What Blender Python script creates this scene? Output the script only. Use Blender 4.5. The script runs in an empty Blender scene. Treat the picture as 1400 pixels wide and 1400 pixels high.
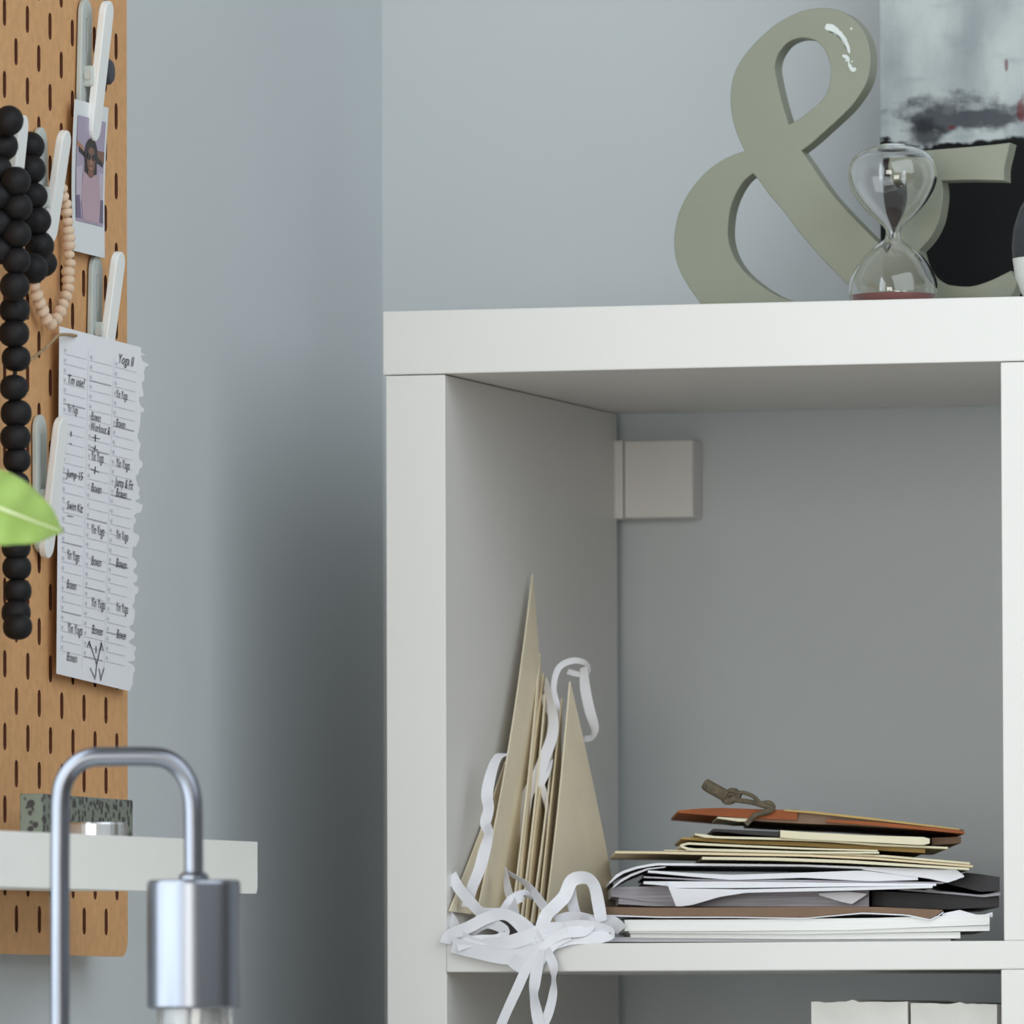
import bpy, bmesh, math, random
from mathutils import Vector as V
sc = bpy.context.scene
COL = sc.collection
random.seed(7)
# ------------------------------------------------------------------ camera, world, lights, exposure
Z0 = 1.096                                  # height of the middle shelf board above the floor
F_PX = 13700.0
YAW, PITCH, ROLL = 0.273328, 0.0530567, -0.00325
CAM = V((1.62643, -5.65560, -0.05874 + Z0))
R_ = V((math.cos(YAW), math.sin(YAW), 0))
FW = V((-math.sin(YAW)*math.cos(PITCH), math.cos(YAW)*math.cos(PITCH), math.sin(PITCH)))
U_ = R_.cross(FW)
cd = bpy.data.cameras.new('camera'); cam = bpy.data.objects.new('camera', cd); COL.objects.link(cam)
cr, sr = math.cos(ROLL), math.sin(ROLL)
IX = R_*cr + U_*sr
IY = (U_*cr - R_*sr)
from mathutils import Matrix
m = Matrix((IX, IY, -FW)).transposed().to_4x4(); m.translation = CAM
cam.matrix_world = m
cd.sensor_width = 36; cd.lens = F_PX/1400*36; cd.clip_end = 60
cd.dof.use_dof = True; cd.dof.focus_distance = 5.72; cd.dof.aperture_fstop = 19
sc.camera = cam

w = bpy.data.worlds.new('world'); sc.world = w; w.use_nodes = True
bg = w.node_tree.nodes['Background']; bg.inputs[0].default_value = (1.0, 0.93, 0.74, 1); bg.inputs[1].default_value = 0.15

def area(name, loc, target, sx, sy, power, color):
    l = bpy.data.lights.new(name, 'AREA'); l.shape = 'RECTANGLE'; l.size = sx; l.size_y = sy; l.energy = power; l.color = color
    o = bpy.data.objects.new(name, l); COL.objects.link(o); o.location = loc
    o.rotation_euler = (V(target)-V(loc)).to_track_quat('-Z', 'Y').to_euler(); return o
area('window_daylight', (-0.235, -1.95, 1.6), (2.0, -1.95, 1.5), 2.05, 1.5, 46, (0.84, 0.935, 1.0))
area('overhead_fill', (1.75, -1.75, 2.45), (-0.15, -0.35, 1.3), 2.6, 2.3, 47, (0.84, 0.93, 1.0))  # added overhead fill standing in for ceiling bounce; no ceiling is modelled
area('front_fill', (0.62, -6.4, 1.55), (0.62, 0.0, 1.45), 1.6, 1.9, 72, (1.0, 0.98, 0.90))  # added frontal fill; lifts shelf cell and corner gap
sc.view_settings.view_transform = 'Standard'; sc.view_settings.look = 'None'
sc.view_settings.gamma = 1; sc.view_settings.use_curve_mapping = False
sc.view_settings.exposure = 0.0

# ------------------------------------------------------------------ photo geometry helpers
def ray(px, py):
    return FW*F_PX + IX*(px-700) - IY*(py-700)
def onX(px, py, X):
    d = ray(px, py); return CAM + d*((X-CAM.x)/d.x)
def onY(px, py, Y):
    d = ray(px, py); return CAM + d*((Y-CAM.y)/d.y)
def atd(px, py, dist):
    return CAM + ray(px, py)*(dist/F_PX)

# ------------------------------------------------------------------ materials
def lin(c):
    return tuple(((x/255)/12.92 if x/255 <= .04045 else ((x/255+.055)/1.055)**2.4) for x in c) + (1,)
def mat(name, rgb, rough=.5, metal=0, var=.06, scale=40, bump=0, bscale=300, trans=0, ior=1.45, spec=.5, sss=0, stretch=(1,1,1), coat=0):
    M = bpy.data.materials.new(name); M.use_nodes = True; nt = M.node_tree; b = nt.nodes['Principled BSDF']
    tc = nt.nodes.new('ShaderNodeTexCoord'); mp = nt.nodes.new('ShaderNodeMapping'); mp.inputs['Scale'].default_value = stretch
    nt.links.new(tc.outputs['Object'], mp.inputs[0])
    n = nt.nodes.new('ShaderNodeTexNoise'); n.inputs['Scale'].default_value = scale; n.inputs['Detail'].default_value = 4
    nt.links.new(mp.outputs[0], n.inputs['Vector'])
    r = nt.nodes.new('ShaderNodeValToRGB'); c = lin(rgb)
    r.color_ramp.elements[0].position = .3; r.color_ramp.elements[1].position = .7
    r.color_ramp.elements[0].color = tuple(max(0, x*(1-var)) for x in c[:3])+(1,)
    r.color_ramp.elements[1].color = tuple(min(1, x*(1+var)) for x in c[:3])+(1,)
    nt.links.new(n.outputs['Fac'], r.inputs[0]); nt.links.new(r.outputs[0], b.inputs['Base Color'])
    b.inputs['Roughness'].default_value = rough; b.inputs['Metallic'].default_value = metal
    b.inputs['IOR'].default_value = ior; b.inputs['Transmission Weight'].default_value = trans
    b.inputs['Specular IOR Level'].default_value = spec; b.inputs['Coat Weight'].default_value = coat
    if bump:
        n2 = nt.nodes.new('ShaderNodeTexNoise'); n2.inputs['Scale'].default_value = bscale; n2.inputs['Detail'].default_value = 3
        nt.links.new(mp.outputs[0], n2.inputs['Vector'])
        bp = nt.nodes.new('ShaderNodeBump'); bp.inputs['Strength'].default_value = bump; bp.inputs['Distance'].default_value = .002
        nt.links.new(n2.outputs['Fac'], bp.inputs['Height']); nt.links.new(bp.outputs[0], b.inputs['Normal'])
    return M
WALL = mat('wall_paint', (205, 210, 213), .85, var=.012, scale=6, bump=.04, bscale=500)
FLOORM = mat('floor_wood', (150, 125, 100), .5, var=.15, scale=8, stretch=(1, 12, 1))
WHITE = mat('white_laminate', (226, 224, 221), .42, var=.008, scale=12)
HARD = mat('brown_hardboard', (212, 162, 112), .75, var=.08, scale=140, bump=.12, bscale=600)
SLOT = mat('slot_wall_painted_shade', (104, 58, 38), .9, var=.1, scale=140)  # shade inside the slots, painted as a darker brown than the board
CLIPW = mat('white_clip_plastic', (242, 243, 242), .32, var=.01)
CLIPG = mat('grey_clip_plastic', (196, 203, 200), .4, var=.03)
STEEL = mat('clip_rivet', (205, 205, 200), .3)
BLACKB = mat('black_felted_bead', (17, 16, 20), .6, var=.2, scale=90, bump=.15, bscale=900, spec=.4)
WOODB = mat('pale_wooden_bead', (226, 200, 174), .55, var=.07, scale=160)
TWINE = mat('tan_twine', (165, 140, 105), .8, var=.3, scale=400)
PRINTW = mat('print_border', (228, 232, 235), .3, var=.01)
PAPERW = mat('calendar_paper', (236, 237, 242), .75, var=.012, scale=30)
INK = mat('pen_ink', (52, 44, 56), .6)
RULE = mat('pale_ruling', (206, 206, 217), .7)
RULE2 = mat('dark_ruling', (172, 170, 182), .7)
SAGE = mat('sage_green_paint', (140, 143, 126), .45, var=.03, scale=25, bump=.05, bscale=120)
CHIP = mat('glossy_bare_chip', (206, 213, 208), .2)
BLACKM = mat('black_lamp_metal', (130, 133, 142), .3, metal=1, var=.02)
CREAM = mat('cream_card', (236, 224, 198), .75, var=.03, scale=60)
CREAM2 = mat('tan_card', (226, 208, 174), .75, var=.05, scale=60)
RIB = mat('white_satin_ribbon', (232, 232, 238), .5, var=.02, scale=80)
KRAFT = mat('kraft_paper', (126, 101, 82), .75, var=.06, scale=80)
ORANGE = mat('rust_orange_card', (146, 74, 26), .6, var=.15, scale=50)
YELLOWP = mat('manila_yellow_card', (180, 150, 90), .65, var=.08, scale=50)
IVORY = mat('ivory_paper', (224, 216, 188), .7, var=.03, scale=60)
WPAPER = mat('white_office_paper', (232, 232, 238), .7, var=.015, scale=60)
GREYP = mat('grey_page_edges', (176, 172, 180), .8, var=.22, scale=14, stretch=(2, .5, 90))
DARKP = mat('charcoal_folder', (46, 44, 48), .5, var=.2, scale=60)
BOOKW = mat('white_booklet_edges', (238, 238, 236), .7, var=.035, scale=12, stretch=(1, .5, 90))
CORD = mat('grey_brown_cord', (94, 84, 68), .85, var=.3, scale=300, bump=.3, bscale=700)
LEAFM = mat('leaf_green', (158, 186, 100), .35, var=.16, scale=30, spec=.5)
LEAFM.node_tree.nodes['Principled BSDF'].inputs['Subsurface Weight'].default_value = .12
LEAFM.node_tree.nodes['Principled BSDF'].inputs['Subsurface Radius'].default_value = (.02, .03, .005)
RIBM = mat('leaf_midrib', (226, 234, 188), .35, var=.05)
STEMM = mat('stem_green', (110, 150, 60), .5)
POTM = mat('pot_ceramic', (220, 218, 212), .4)
SOIL = mat('soil', (50, 38, 30), .95, var=.4, scale=90)
DESKM = mat('desk_white', (225, 225, 222), .45)
TIN = mat('brushed_tin', (205, 206, 208), .28, metal=1, var=.03, scale=60, stretch=(1, 1, 20))
SAND = mat('red_brown_sand', (142, 82, 78), .9, var=.15, scale=900)
VASEB = mat('charcoal_glaze', (52, 54, 60), .25, var=.1)
VASEW = mat('white_glaze', (226, 228, 222), .3, var=.02)
KNOBM = mat('dark_grey_rubber', (62, 64, 72), .5, var=.1)
TRAY = mat('white_tray', (243, 242, 237), .35, var=.01, trans=.0)
def glass(name, rough=0.0, col=(1, 1, 1, 1)):
    M = bpy.data.materials.new(name); M.use_nodes = True; nt = M.node_tree; b = nt.nodes['Principled BSDF']
    n = nt.nodes.new('ShaderNodeTexNoise'); n.inputs['Scale'].default_value = 20
    r = nt.nodes.new('ShaderNodeMapRange'); r.inputs[3].default_value = rough; r.inputs[4].default_value = rough+.01
    nt.links.new(n.outputs['Fac'], r.inputs[0]); nt.links.new(r.outputs[0], b.inputs['Roughness'])
    b.inputs['Base Color'].default_value = col; b.inputs['Transmission Weight'].default_value = 1; b.inputs['IOR'].default_value = 1.48
    return M
GLASS = glass('clear_glass')

# ------------------------------------------------------------------ object helpers
def tag(o, label=None, cat=None, group=None, kind=None):
    if label: o['label'] = label
    if cat: o['category'] = cat
    if group: o['group'] = group
    if kind: o['kind'] = kind
    return o
def thing(name, label, cat, loc, group=None):
    o = bpy.data.objects.new(name, None); o.empty_display_size = .02; COL.objects.link(o); o.location = V(loc)
    return tag(o, label, cat, group)
def build(name, verts, faces, material, parent=None, smooth=False, bevel=0, bseg=2, mats=None, fmat=None, recalc=True):
    base = V((0, 0, 0))
    if parent is not None:
        p = parent
        while p is not None:
            base = base + p.location; p = p.parent
    else:
        xs = [v[0] for v in verts]; ys = [v[1] for v in verts]; zs = [v[2] for v in verts]
        base = V(((min(xs)+max(xs))/2, (min(ys)+max(ys))/2, min(zs)))
    me = bpy.data.meshes.new(name)
    me.from_pydata([tuple(V(v)-base) for v in verts], [], [tuple(f) for f in faces])
    me.materials.append(material)
    for m_ in (mats or []): me.materials.append(m_)
    if fmat:
        for i, p_ in enumerate(me.polygons): p_.material_index = fmat[i]
    if recalc:
        b = bmesh.new(); b.from_mesh(me); bmesh.ops.recalc_face_normals(b, faces=b.faces); b.to_mesh(me); b.free()
    if smooth:
        for p_ in me.polygons: p_.use_smooth = True
        me.set_sharp_from_angle(angle=math.radians(38))
    me.update()
    o = bpy.data.objects.new(name, me); COL.objects.link(o)
    if parent is not None: o.parent = parent
    else: o.location = base
    if bevel:
        md = o.modifiers.new('bevel', 'BEVEL'); md.width = bevel; md.segments = bseg; md.limit_method = 'ANGLE'; md.angle_limit = math.radians(40)
    return o
class MB:
    def __init__(s): s.v = []; s.f = []; s.m = []
    def add(s, vf, mi=0):
        v, f = vf; n = len(s.v); s.v += [V(x) for x in v]; s.f += [tuple(i+n for i in q) for q in f]; s.m += [mi]*len(f); return s
    def build(s, name, material, parent=None, **k):
        if any(s.m): k['fmat'] = s.m
        return build(name, s.v, s.f, material, parent, **k)
def box(x0, x1, y0, y1, z0, z1):
    v = [(x, y, z) for z in (z0, z1) for y in (y0, y1) for x in (x0, x1)]
    return v, [(0, 2, 3, 1), (4, 5, 7, 6), (0, 1, 5, 4), (1, 3, 7, 5), (3, 2, 6, 7), (2, 0, 4, 6)]
def catmull(P, n=6, closed=False):
    P = [V(p) for p in P]; out = []; L = len(P)
    if L < 3 and not closed: 
        return [P[0].lerp(P[-1], i/n) for i in range(n+1)]
    for i in range(L if closed else L-1):
        if closed: a, b, c, d = P[(i-1) % L], P[i], P[(i+1) % L], P[(i+2) % L]
        else: a, b, c, d = P[max(i-1, 0)], P[i], P[i+1], P[min(i+2, L-1)]
        for k in range(n):
            t = k/n
            out.append(.5*((2*b)+(c-a)*t+(2*a-5*b+4*c-d)*t*t+(3*b-a-3*c+d)*t**3))
    if not closed: out.append(P[-1])
    return out
def tube(P, r, seg=12, cap=True):
    P = [V(p) for p in P]; n = len(P); v = []; f = []
    rr = r if isinstance(r, (list, tuple)) else [r]*n
    t0 = (P[1]-P[0]).normalized(); a = V((0, 0, 1)) if abs(t0.z) < .9 else V((1, 0, 0)); nrm = (a-t0*a.dot(t0)).normalized()
    for i in range(n):
        t = (P[min(i+1, n-1)]-P[max(i-1, 0)]).normalized(); nrm = (nrm-t*nrm.dot(t)).normalized(); b = t.cross(nrm)
        for k in range(seg):
            q = 2*math.pi*k/seg; v.append(P[i]+(nrm*math.cos(q)+b*math.sin(q))*rr[i])
    for i in range(n-1):
        for k in range(seg):
            k2 = (k+1) % seg; f.append((i*seg+k, i*seg+k2, (i+1)*seg+k2, (i+1)*seg+k))
    if cap: f.append(tuple(range(seg))[::-1]); f.append(tuple((n-1)*seg+k for k in range(seg)))
    return v, f
def lathe(prof, c, seg=48, flute=None):
    v = []; f = []; n = len(prof)
    for i, (r, z) in enumerate(prof):
        for k in range(seg):
            q = 2*math.pi*k/seg; rr = r*(1+(flute[i]*math.cos(12*q) if flute else 0))
            v.append((c[0]+rr*math.cos(q), c[1]+rr*math.sin(q), c[2]+z))
    for i in range(n-1):
        for k in range(seg):
            k2 = (k+1) % seg; f.append((i*seg+k, i*seg+k2, (i+1)*seg+k2, (i+1)*seg+k))
    f.append(tuple(range(seg))[::-1]); f.append(tuple((n-1)*seg+k for k in range(seg)))
    return v, f
def sphere(c, r, seg=16, ring=10, sq=(1, 1, 1), axis=None):
    v = []; f = []
    for i in range(ring+1):
        a = math.pi*i/ring
        for k in range(seg):
            q = 2*math.pi*k/seg
            v.append(V((r*sq[0]*math.sin(a)*math.cos(q), r*sq[1]*math.sin(a)*math.sin(q), r*sq[2]*math.cos(a))))
    if axis is not None:
        R = V(axis).to_track_quat('Z', 'Y'); v = [R @ x for x in v]
    v = [x+V(c) for x in v]
    for i in range(ring):
        for k in range(seg):
            k2 = (k+1) % seg
            f.append((i*seg+k, (i+1)*seg+k, (i+1)*seg+k2, i*seg+k2))
    # merge poles by fan: keep degenerate-free
    f = [tuple(dict.fromkeys(q)) for q in f]
    return v, f
def extrude2d(contours, depth, bevel=0, mapf=None):
    """filled 2D contours (first outer, rest holes), extruded +-depth/2; mapf maps (a,b,c) to the world"""
    cu = bpy.data.curves.new('tmp', 'CURVE'); cu.dimensions = '2D'; cu.fill_mode = 'BOTH'; cu.extrude = max(depth/2-bevel, 0)
    cu.bevel_depth = bevel; cu.bevel_resolution = 1; cu.offset = -bevel
    for c in contours:
        s = cu.splines.new('POLY'); s.points.add(len(c)-1); s.use_cyclic_u = True
        for p, q in zip(s.points, c): p.co = (q[0], q[1], 0, 1)
    o = bpy.data.objects.new('tmp', cu); COL.objects.link(o)
    dg = bpy.context.evaluated_depsgraph_get(); dg.update()
    me = bpy.data.meshes.new_from_object(o.evaluated_get(dg))
    v = [mapf(*x.co) for x in me.vertices]; f = [tuple(p.vertices) for p in me.polygons]
    bpy.data.objects.remove(o); bpy.data.curves.remove(cu); bpy.data.meshes.remove(me)
    return v, f
def capsule2d(w, h, seg=8):
    r = w/2; pts = []
    for k in range(seg+1):
        q = math.pi*k/seg; pts.append((r*math.cos(q), h/2-r+r*math.sin(q)))
    for k in range(seg+1):
        q = math.pi+math.pi*k/seg; pts.append((r*math.cos(q), -h/2+r+r*math.sin(q)))
    return pts
def copy_tree(o, parent=None):
    c = o.copy(); COL.objects.link(c)
    if parent is not None: c.parent = parent
    for ch in o.children: copy_tree(ch, c)
    return c

# ------------------------------------------------------------------ room
XW, YW = -0.158, 0.408
def struct(name, vf, m_, **k): return tag(build(name, vf[0], vf[1], m_, **k), kind='structure')
struct('floor', box(XW-.1, 3.6, -6.6, YW+.1, -.1, 0), FLOORM)
struct('wall_back', box(XW-.1, 3.6, YW, YW+.1, 0, 2.7), WALL)
wy0, wy1, wz0, wz1 = -3.0, -0.9, .82, 2.38
mb = MB()
mb.add(box(XW-.1, XW, wy1, YW, 0, 2.7)); mb.add(box(XW-.1, XW, -6.6, wy0, 0, 2.7))
mb.add(box(XW-.1, XW, wy0, wy1, 0, wz0)); mb.add(box(XW-.1, XW, wy0, wy1, wz1, 2.7))
tag(mb.build('wall_left', WALL), kind='structure')
mb = MB()
for a in ((wy0, wy0+.05, wz0, wz1), (wy1-.05, wy1, wz0, wz1), (wy0+.05, wy1-.05, wz0, wz0+.05), (wy0+.05, wy1-.05, wz1-.05, wz1), ((wy0+wy1)/2-.02, (wy0+wy1)/2+.02, wz0+.05, wz1-.05)):
    mb.add(box(XW-.07, XW-.02, *a))
tag(mb.build('window_1', WHITE), kind='structure')
struct('baseboard_left', box(XW, XW+.012, -6.6, YW, 0, .08), WHITE)
struct('baseboard_back', box(XW+.012, 3.6, YW-.012, YW, 0, .08), WHITE)

# ------------------------------------------------------------------ shelving unit
T = .038; C_ = .335; B = .0165; D = .39
zt = Z0+C_
su = thing('shelving_unit', 'white cube shelving unit with thick outer panels standing against the back wall', 'shelf', (C_+B/2, D/2, 0))
X1 = 2*C_+B
ztop = zt+T
zb = ztop-(T*2+4*C_+3*B)
bz = lambda *a, name='side_panel': build(name, *box(*a), WHITE, su, bevel=.0008)
bz(-T, X1+T, 0, D, zt+.0004, ztop, name='top_panel')
bz(-T+.0015, 0, .0008, D, zb+T, zt)
bz(X1, X1+T-.0015, .0008, D, zb+T, zt)
bz(-T, X1+T, 0, D, max(zb, .0), zb+T, name='bottom_panel')
zz = Z0
boards = []
for k in range(3):
    bz(0, X1, 0, D, zz-B, zz, name='shelf_board'); boards.append(zz); zz -= C_+B
hz = [(Z0, zt)]+[(boards[k+1] if k < 2 else zb+T, boards[k]-B) for k in range(3)]
for k, (a, b) in enumerate(hz):
    off = 0 if k == 0 else -.0018
    bz(C_+off, C_+B+off, .0006, D, a, b, name='divider')
# small box on the back wall
Yc = .385
p0 = onY(838, 709, Yc); p1 = onY(947, 601, Yc)
cb = thing('wall_box', 'small square white box on the back wall in the upper corner of the shelf cell', 'box', ((p0.x+p1.x)/2, YW, p0.z))
build('cover', *box(p0.x+.0072, p1.x, Yc, YW, p0.z, p1.z), WHITE, cb, bevel=.001)
build('side_flange', *box(p0.x, p0.x+.0068, Yc-.0012, YW, p0.z-.0003, p1.z+.0003), WHITE, cb, bevel=.0008)

# ------------------------------------------------------------------ pegboard
XP = -0.1302; YO = -0.38456; ZO = 0.5112+Z0
yr = onX(174, 620, XP).y; zbm = onX(174, 1308, XP).z; ztp = zbm+.56; yl = yr-.56
def roundrect(a0, a1, b0, b1, r, seg=6):
    pts = []
    for cx, cy, q0 in ((a1-r, b1-r, 0), (a0+r, b1-r, 90), (a0+r, b0+r, 180), (a1-r, b0+r, 270)):
        for k in range(seg+1):
            q = math.radians(q0+90*k/seg); pts.append((cx+r*math.cos(q), cy+r*math.sin(q)))
    return pts
cons = [roundrect(yl, yr, zbm, ztp, .011)]
k = -40
for k in range(-40, 40):
    y = YO+.02*k
    if y < yl+.012 or y > yr-.012: continue
    for j in range(-30, 10):
        z = ZO+.04*j+(.02 if k % 2 else 0)
        if z < zbm+.016 or z > ztp-.016: continue
        cons.append([(y+a, z+b) for a, b in capsule2d(.0058, .0156, 4)])
peg = thing('pegboard', 'brown hardboard pegboard with staggered vertical slots mounted on the left wall', 'pegboard', (XW, (yl+yr)/2, zbm))
v, f = extrude2d(cons, .005, 0, lambda a, b, c: V((XP-.0025+c, a, b)))
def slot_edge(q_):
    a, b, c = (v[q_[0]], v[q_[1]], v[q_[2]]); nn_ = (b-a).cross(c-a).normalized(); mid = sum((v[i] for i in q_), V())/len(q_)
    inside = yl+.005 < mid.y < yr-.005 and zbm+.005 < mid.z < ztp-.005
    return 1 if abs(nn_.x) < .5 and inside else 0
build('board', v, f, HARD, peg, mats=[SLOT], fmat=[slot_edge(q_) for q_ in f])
for y in (yl+.01, yr-.045):
    for z in (zbm+.02, ztp-.045):
        build('spacer', *box(XW, XP-.005, y-.004, y+.006, z, z+.012), CLIPG, peg)

# ------------------------------------------------------------------ clips on the pegboard
def clip(label, pt, pb, lt, lb, xo=0.0, out_t=.0145, out_b=.0045):
    """plate top/bottom and lever top/bottom in the photo; plate lies on the board, the lever stands off it"""
    X0 = XP+.0008+xo
    A = onX(*pt, X0+.0015); Bm = onX(*pb, X0+.0015); Lt = onX(*lt, X0+out_t); Lb = onX(*lb, X0+out_b)
    o = thing('pegboard_clip', label, 'clip', (X0, A.y, min(Bm.z, Lb.z)), 'white clips on the pegboard')
    def bar(P, Q, th, hole, W=.0155):
        P = P.copy(); Q = Q.copy(); L = (P-Q).length; c = (P+Q)/2; d = (P-Q).normalized(); s = V((0, 1, 0)); s = (s-d*s.dot(d)).normalized(); n = s.cross(d)
        cs = [capsule2d(W, L, 10)]
        if hole: cs.append([(a, b+L/2-.021) for a, b in capsule2d(.0026, .020, 5)])
        return extrude2d(cs, th, .0007, lambda a, b, e: c+s*a+d*b+n*e)
    build('back_plate', *bar(A, Bm, .003, True, .0185), CLIPG, o, smooth=False)
    build('lever', *bar(Lt, Lb, .0042, False), CLIPW, o)
    mid = A.lerp(Bm, .62)
    build('pivot_block', *box(X0+.002, X0+.0085, mid.y-.0045, mid.y+.0045, mid.z-.006, mid.z+.006), CLIPG, o, bevel=.0015)
    build('rivet', *tube([mid+V((.004, -.0046, 0)), mid+V((.004, -.0056, 0))], .0022, 12), STEEL, o)
    return o
clip('white clip holding the instant photo at the top of the pegboard', (117, -1), (113, 170), (147, 1), (126, 193))
clip('white clip holding the wooden bead loop beside the instant photo', (55, 174), (55, 330), (89, 178), (66, 332))
clip('white clip with the black bead garland hung over it', (1, 152), (-4, 330), (30, 157), (12, 335))
clip('white clip holding the torn planner sheet by its top edge', (131, 349), (128, 520), (163, 344), (138, 534))
clip('white clip beside the left edge of the planner sheet, half hidden by the leaf', (54, 567), (55, 755), (84, 570), (62, 763), out_b=.004)
k0 = onX(152, 98, XP+.006)
kn = thing('round_knob', 'dark grey round knob on the pegboard behind the topmost clip', 'knob', (XP, k0.y, k0.z-.0075))
build('cap', *lathe([(.003, 0), (.0062, .0005), (.0074, .002), (.0074, .004), (.006, .0055), (.002, .006)], (0, 0, 0), 24), KNOBM, kn, smooth=True)
kc = kn.children[0]
for vv in kc.data.vertices:
    x, y, z = vv.co+kn.location; vv.co = V((z+.001, x, y+.0075)) 
build('peg', *tube([V((XP-.004, k0.y, k0.z)), V((XP+.002, k0.y, k0.z))], .0018, 10), KNOBM, kn)

# ------------------------------------------------------------------ instant photo
XPH = XP+.0062
cor = [onX(103, 135.5, XPH), onX(148.5, 147.5, XPH), onX(143.5, 353, XPH), onX(100.5, 342.5, XPH)]
def quadmap(cn, bulge=0, off=0):
    TL, TR, BR, BL = cn
    def g(s, t, o=0):
        p = (TL*(1-s)+TR*s)*(1-t)+(BL*(1-s)+BR*s)*t
        return p+V((off+o+bulge*math.sin(math.pi*t), 0, 0))
    return g
g = quadmap(cor, -.0012)
def sheet(gm, ns, nt_, th, o=0):
    v = []; f = []
    for layer in (0, -th):
        for j in range(nt_+1):
            for i in range(ns+1): v.append(gm(i/ns, j/nt_, o+layer))
    n = (ns+1)*(nt_+1)
    for j in range(nt_):
        for i in range(ns):
            a = j*(ns+1)+i; f.append((a, a+1, a+ns+2, a+ns+1)); f.append((n+a, n+a+ns+1, n+a+ns+2, n+a+1))
    ring = [i for i in range(ns+1)]+[(j+1)*(ns+1)-1 for j in range(1, nt_+1)]+[nt_*(ns+1)+i for i in range(ns-1, -1, -1)]+[j*(ns+1) for j in range(nt_-1, 0, -1)]
    for a, b in zip(ring, ring[1:]+ring[:1]): f.append((a, b, n+b, n+a))
    return v, f
ph = thing('instant_photo', 'white bordered instant photo of a person in a pink top, clipped to the pegboard', 'photo', (XP, (cor[0].y+cor[1].y)/2, cor[3].z))
build('print', *sheet(g, 4, 10, .0005), PRINTW, ph)
# picture: flat coloured shapes printed on the card, in (s,t)
PM = [mat('print_lilac', (172, 158, 182), .4), mat('print_dark_hair', (42, 34, 36), .4), mat('print_skin', (128, 88, 72), .4), mat('print_pink', (188, 160, 172), .4), mat('print_violet', (112, 98, 128), .4), mat('print_pale', (196, 184, 200), .4), mat('print_skin_light', (176, 128, 102), .4)]
pic = MB()
def poly(pts, mi, o):
    pic.add(([g(s, t, .0004+o) for s, t in pts], [tuple(range(len(pts)))]), mi)
def ell(cx, cy, rx, ry, mi, o, n=18): poly([(cx+rx*math.cos(2*math.pi*k/n), cy+ry*math.sin(2*math.pi*k/n)) for k in range(n)], mi, o)
a0, a1, b0, b1 = .09, .93, .10, .795
rows_ = 8
for k in range(rows_):
    t0, t1 = b0+(b1-b0)*k/rows_, b0+(b1-b0)*(k+1)/rows_; poly([(a0, t0), (a1, t0), (a1, t1), (a0, t1)], 0, 0)
poly([(a0, .26), (.3, .30), (.32, .345), (a0, .30)], 6, .0001); poly([(.68, .30), (a1, .30), (a1, .38), (.7, .35)], 2, .0001)
poly([(.15, .30), (.36, .335), (.36, .37), (.15, .335)], 1, .00012); poly([(.66, .33), (.9, .375), (.9, .405), (.66, .38)], 1, .00012)
poly([(a0, .44), (.28, .42), (.25, .66), (a0, .70)], 5, .0001); poly([(.78, .44), (a1, .45), (a1, .62), (.80, .62)], 5, .0001)
poly([(.30, .47), (.38, .43), (.66, .43), (.78, .48), (.84, .62), (.80, .78), (.30, .78), (.24, .62)], 3, .0002)
poly([(a0, .60), (.20, .62), (.24, b1-.02), (a0, b1-.02)], 4, .00015); poly([(.86, .62), (a1, .62), (a1, b1-.02), (.82, b1-.02)], 4, .00015)
ell(.52, .345, .20, .115, 1, .0003); poly([(.34, .36), (.70, .36), (.71, .46), (.60, .475), (.44, .475), (.34, .46)], 1, .0003)
ell(.52, .385, .125, .075, 2, .0004); ell(.52, .32, .09, .03, 2, .0004); poly([(.45, .44), (.59, .44), (.62, .475), (.52, .495), (.42, .475)], 2, .00042)
ell(.45, .355, .055, .022, 1, .0005); ell(.59, .355, .055, .022, 1, .0005); ell(.52, .39, .03, .018, 6, .0005); ell(.52, .43, .04, .008, 6, .0005)
pic.build('picture', PM[0], ph, mats=PM[1:], recalc=False)

# ------------------------------------------------------------------ planner sheet
XS = XP+.0063
BLc = onX(77.5, 921, XS); BRc = onX(173, 944, XS); TLc = onX(81.5, 446, XS)
TRc = V((XS+.0095, BRc.y-.001, 0)); TRc.z = TLc.z+.003
# keep TR on its photo pixel by solving Y on its own X plane
TRc = onX(193, 475, XS+.008)
gs = quadmap([TLc, TRc, BRc, BLc], .0)
pl = thing('planner_sheet', 'torn white planner page with handwriting, its right edge ragged, clipped to the pegboard', 'paper', (XP, TLc.y, BLc.z))
NT = 320; NS = 14
prof = []
jag = [0.0, .0, .0, .10, .12, .02, .0, -.02, .0, .08, .1, .08, .07, .06, .03, .05, .05, .0, .06, .07, .0, .0, .02, .04, .04, .03, .05, .05, .0, .03, .04, .02, .03, .06, .06, .0, .05, .06, .0, .0, .02, .05, .05, .04, .0, .02, .0]
rj = random.Random(3)
seq = []
tt = 0
while tt < 1.02:
    dj = rj.choice((.007, .011, .016, .022)); wv = rj.choice((0, 0, .02, .045, .07, .085, .03, .11, .06)); seq.append((tt, wv)); tt += dj
def rag(t):
    if t < .018: return 0
    for (ta, wa), (tb, wb) in zip(seq, seq[1:]):
        if ta <= t <= tb:
            u = (t-ta)/(tb-ta); return wa+(wb-wa)*.3*u if u < .75 else wa+(wb-wa)*(.225+(u-.75)*3.1)
    return 0
v = []; f = []
th = .0002
for layer in (0, -th):
    for j in range(NT+1):
        t = j/NT; e = 1+rag(t)
        for i in range(NS+1):
            s = i/NS
            if i == NS: s = e
            elif i == NS-1: s = .985
            v.append(gs(s, t, layer))
n = (NS+1)*(NT+1)
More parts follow.
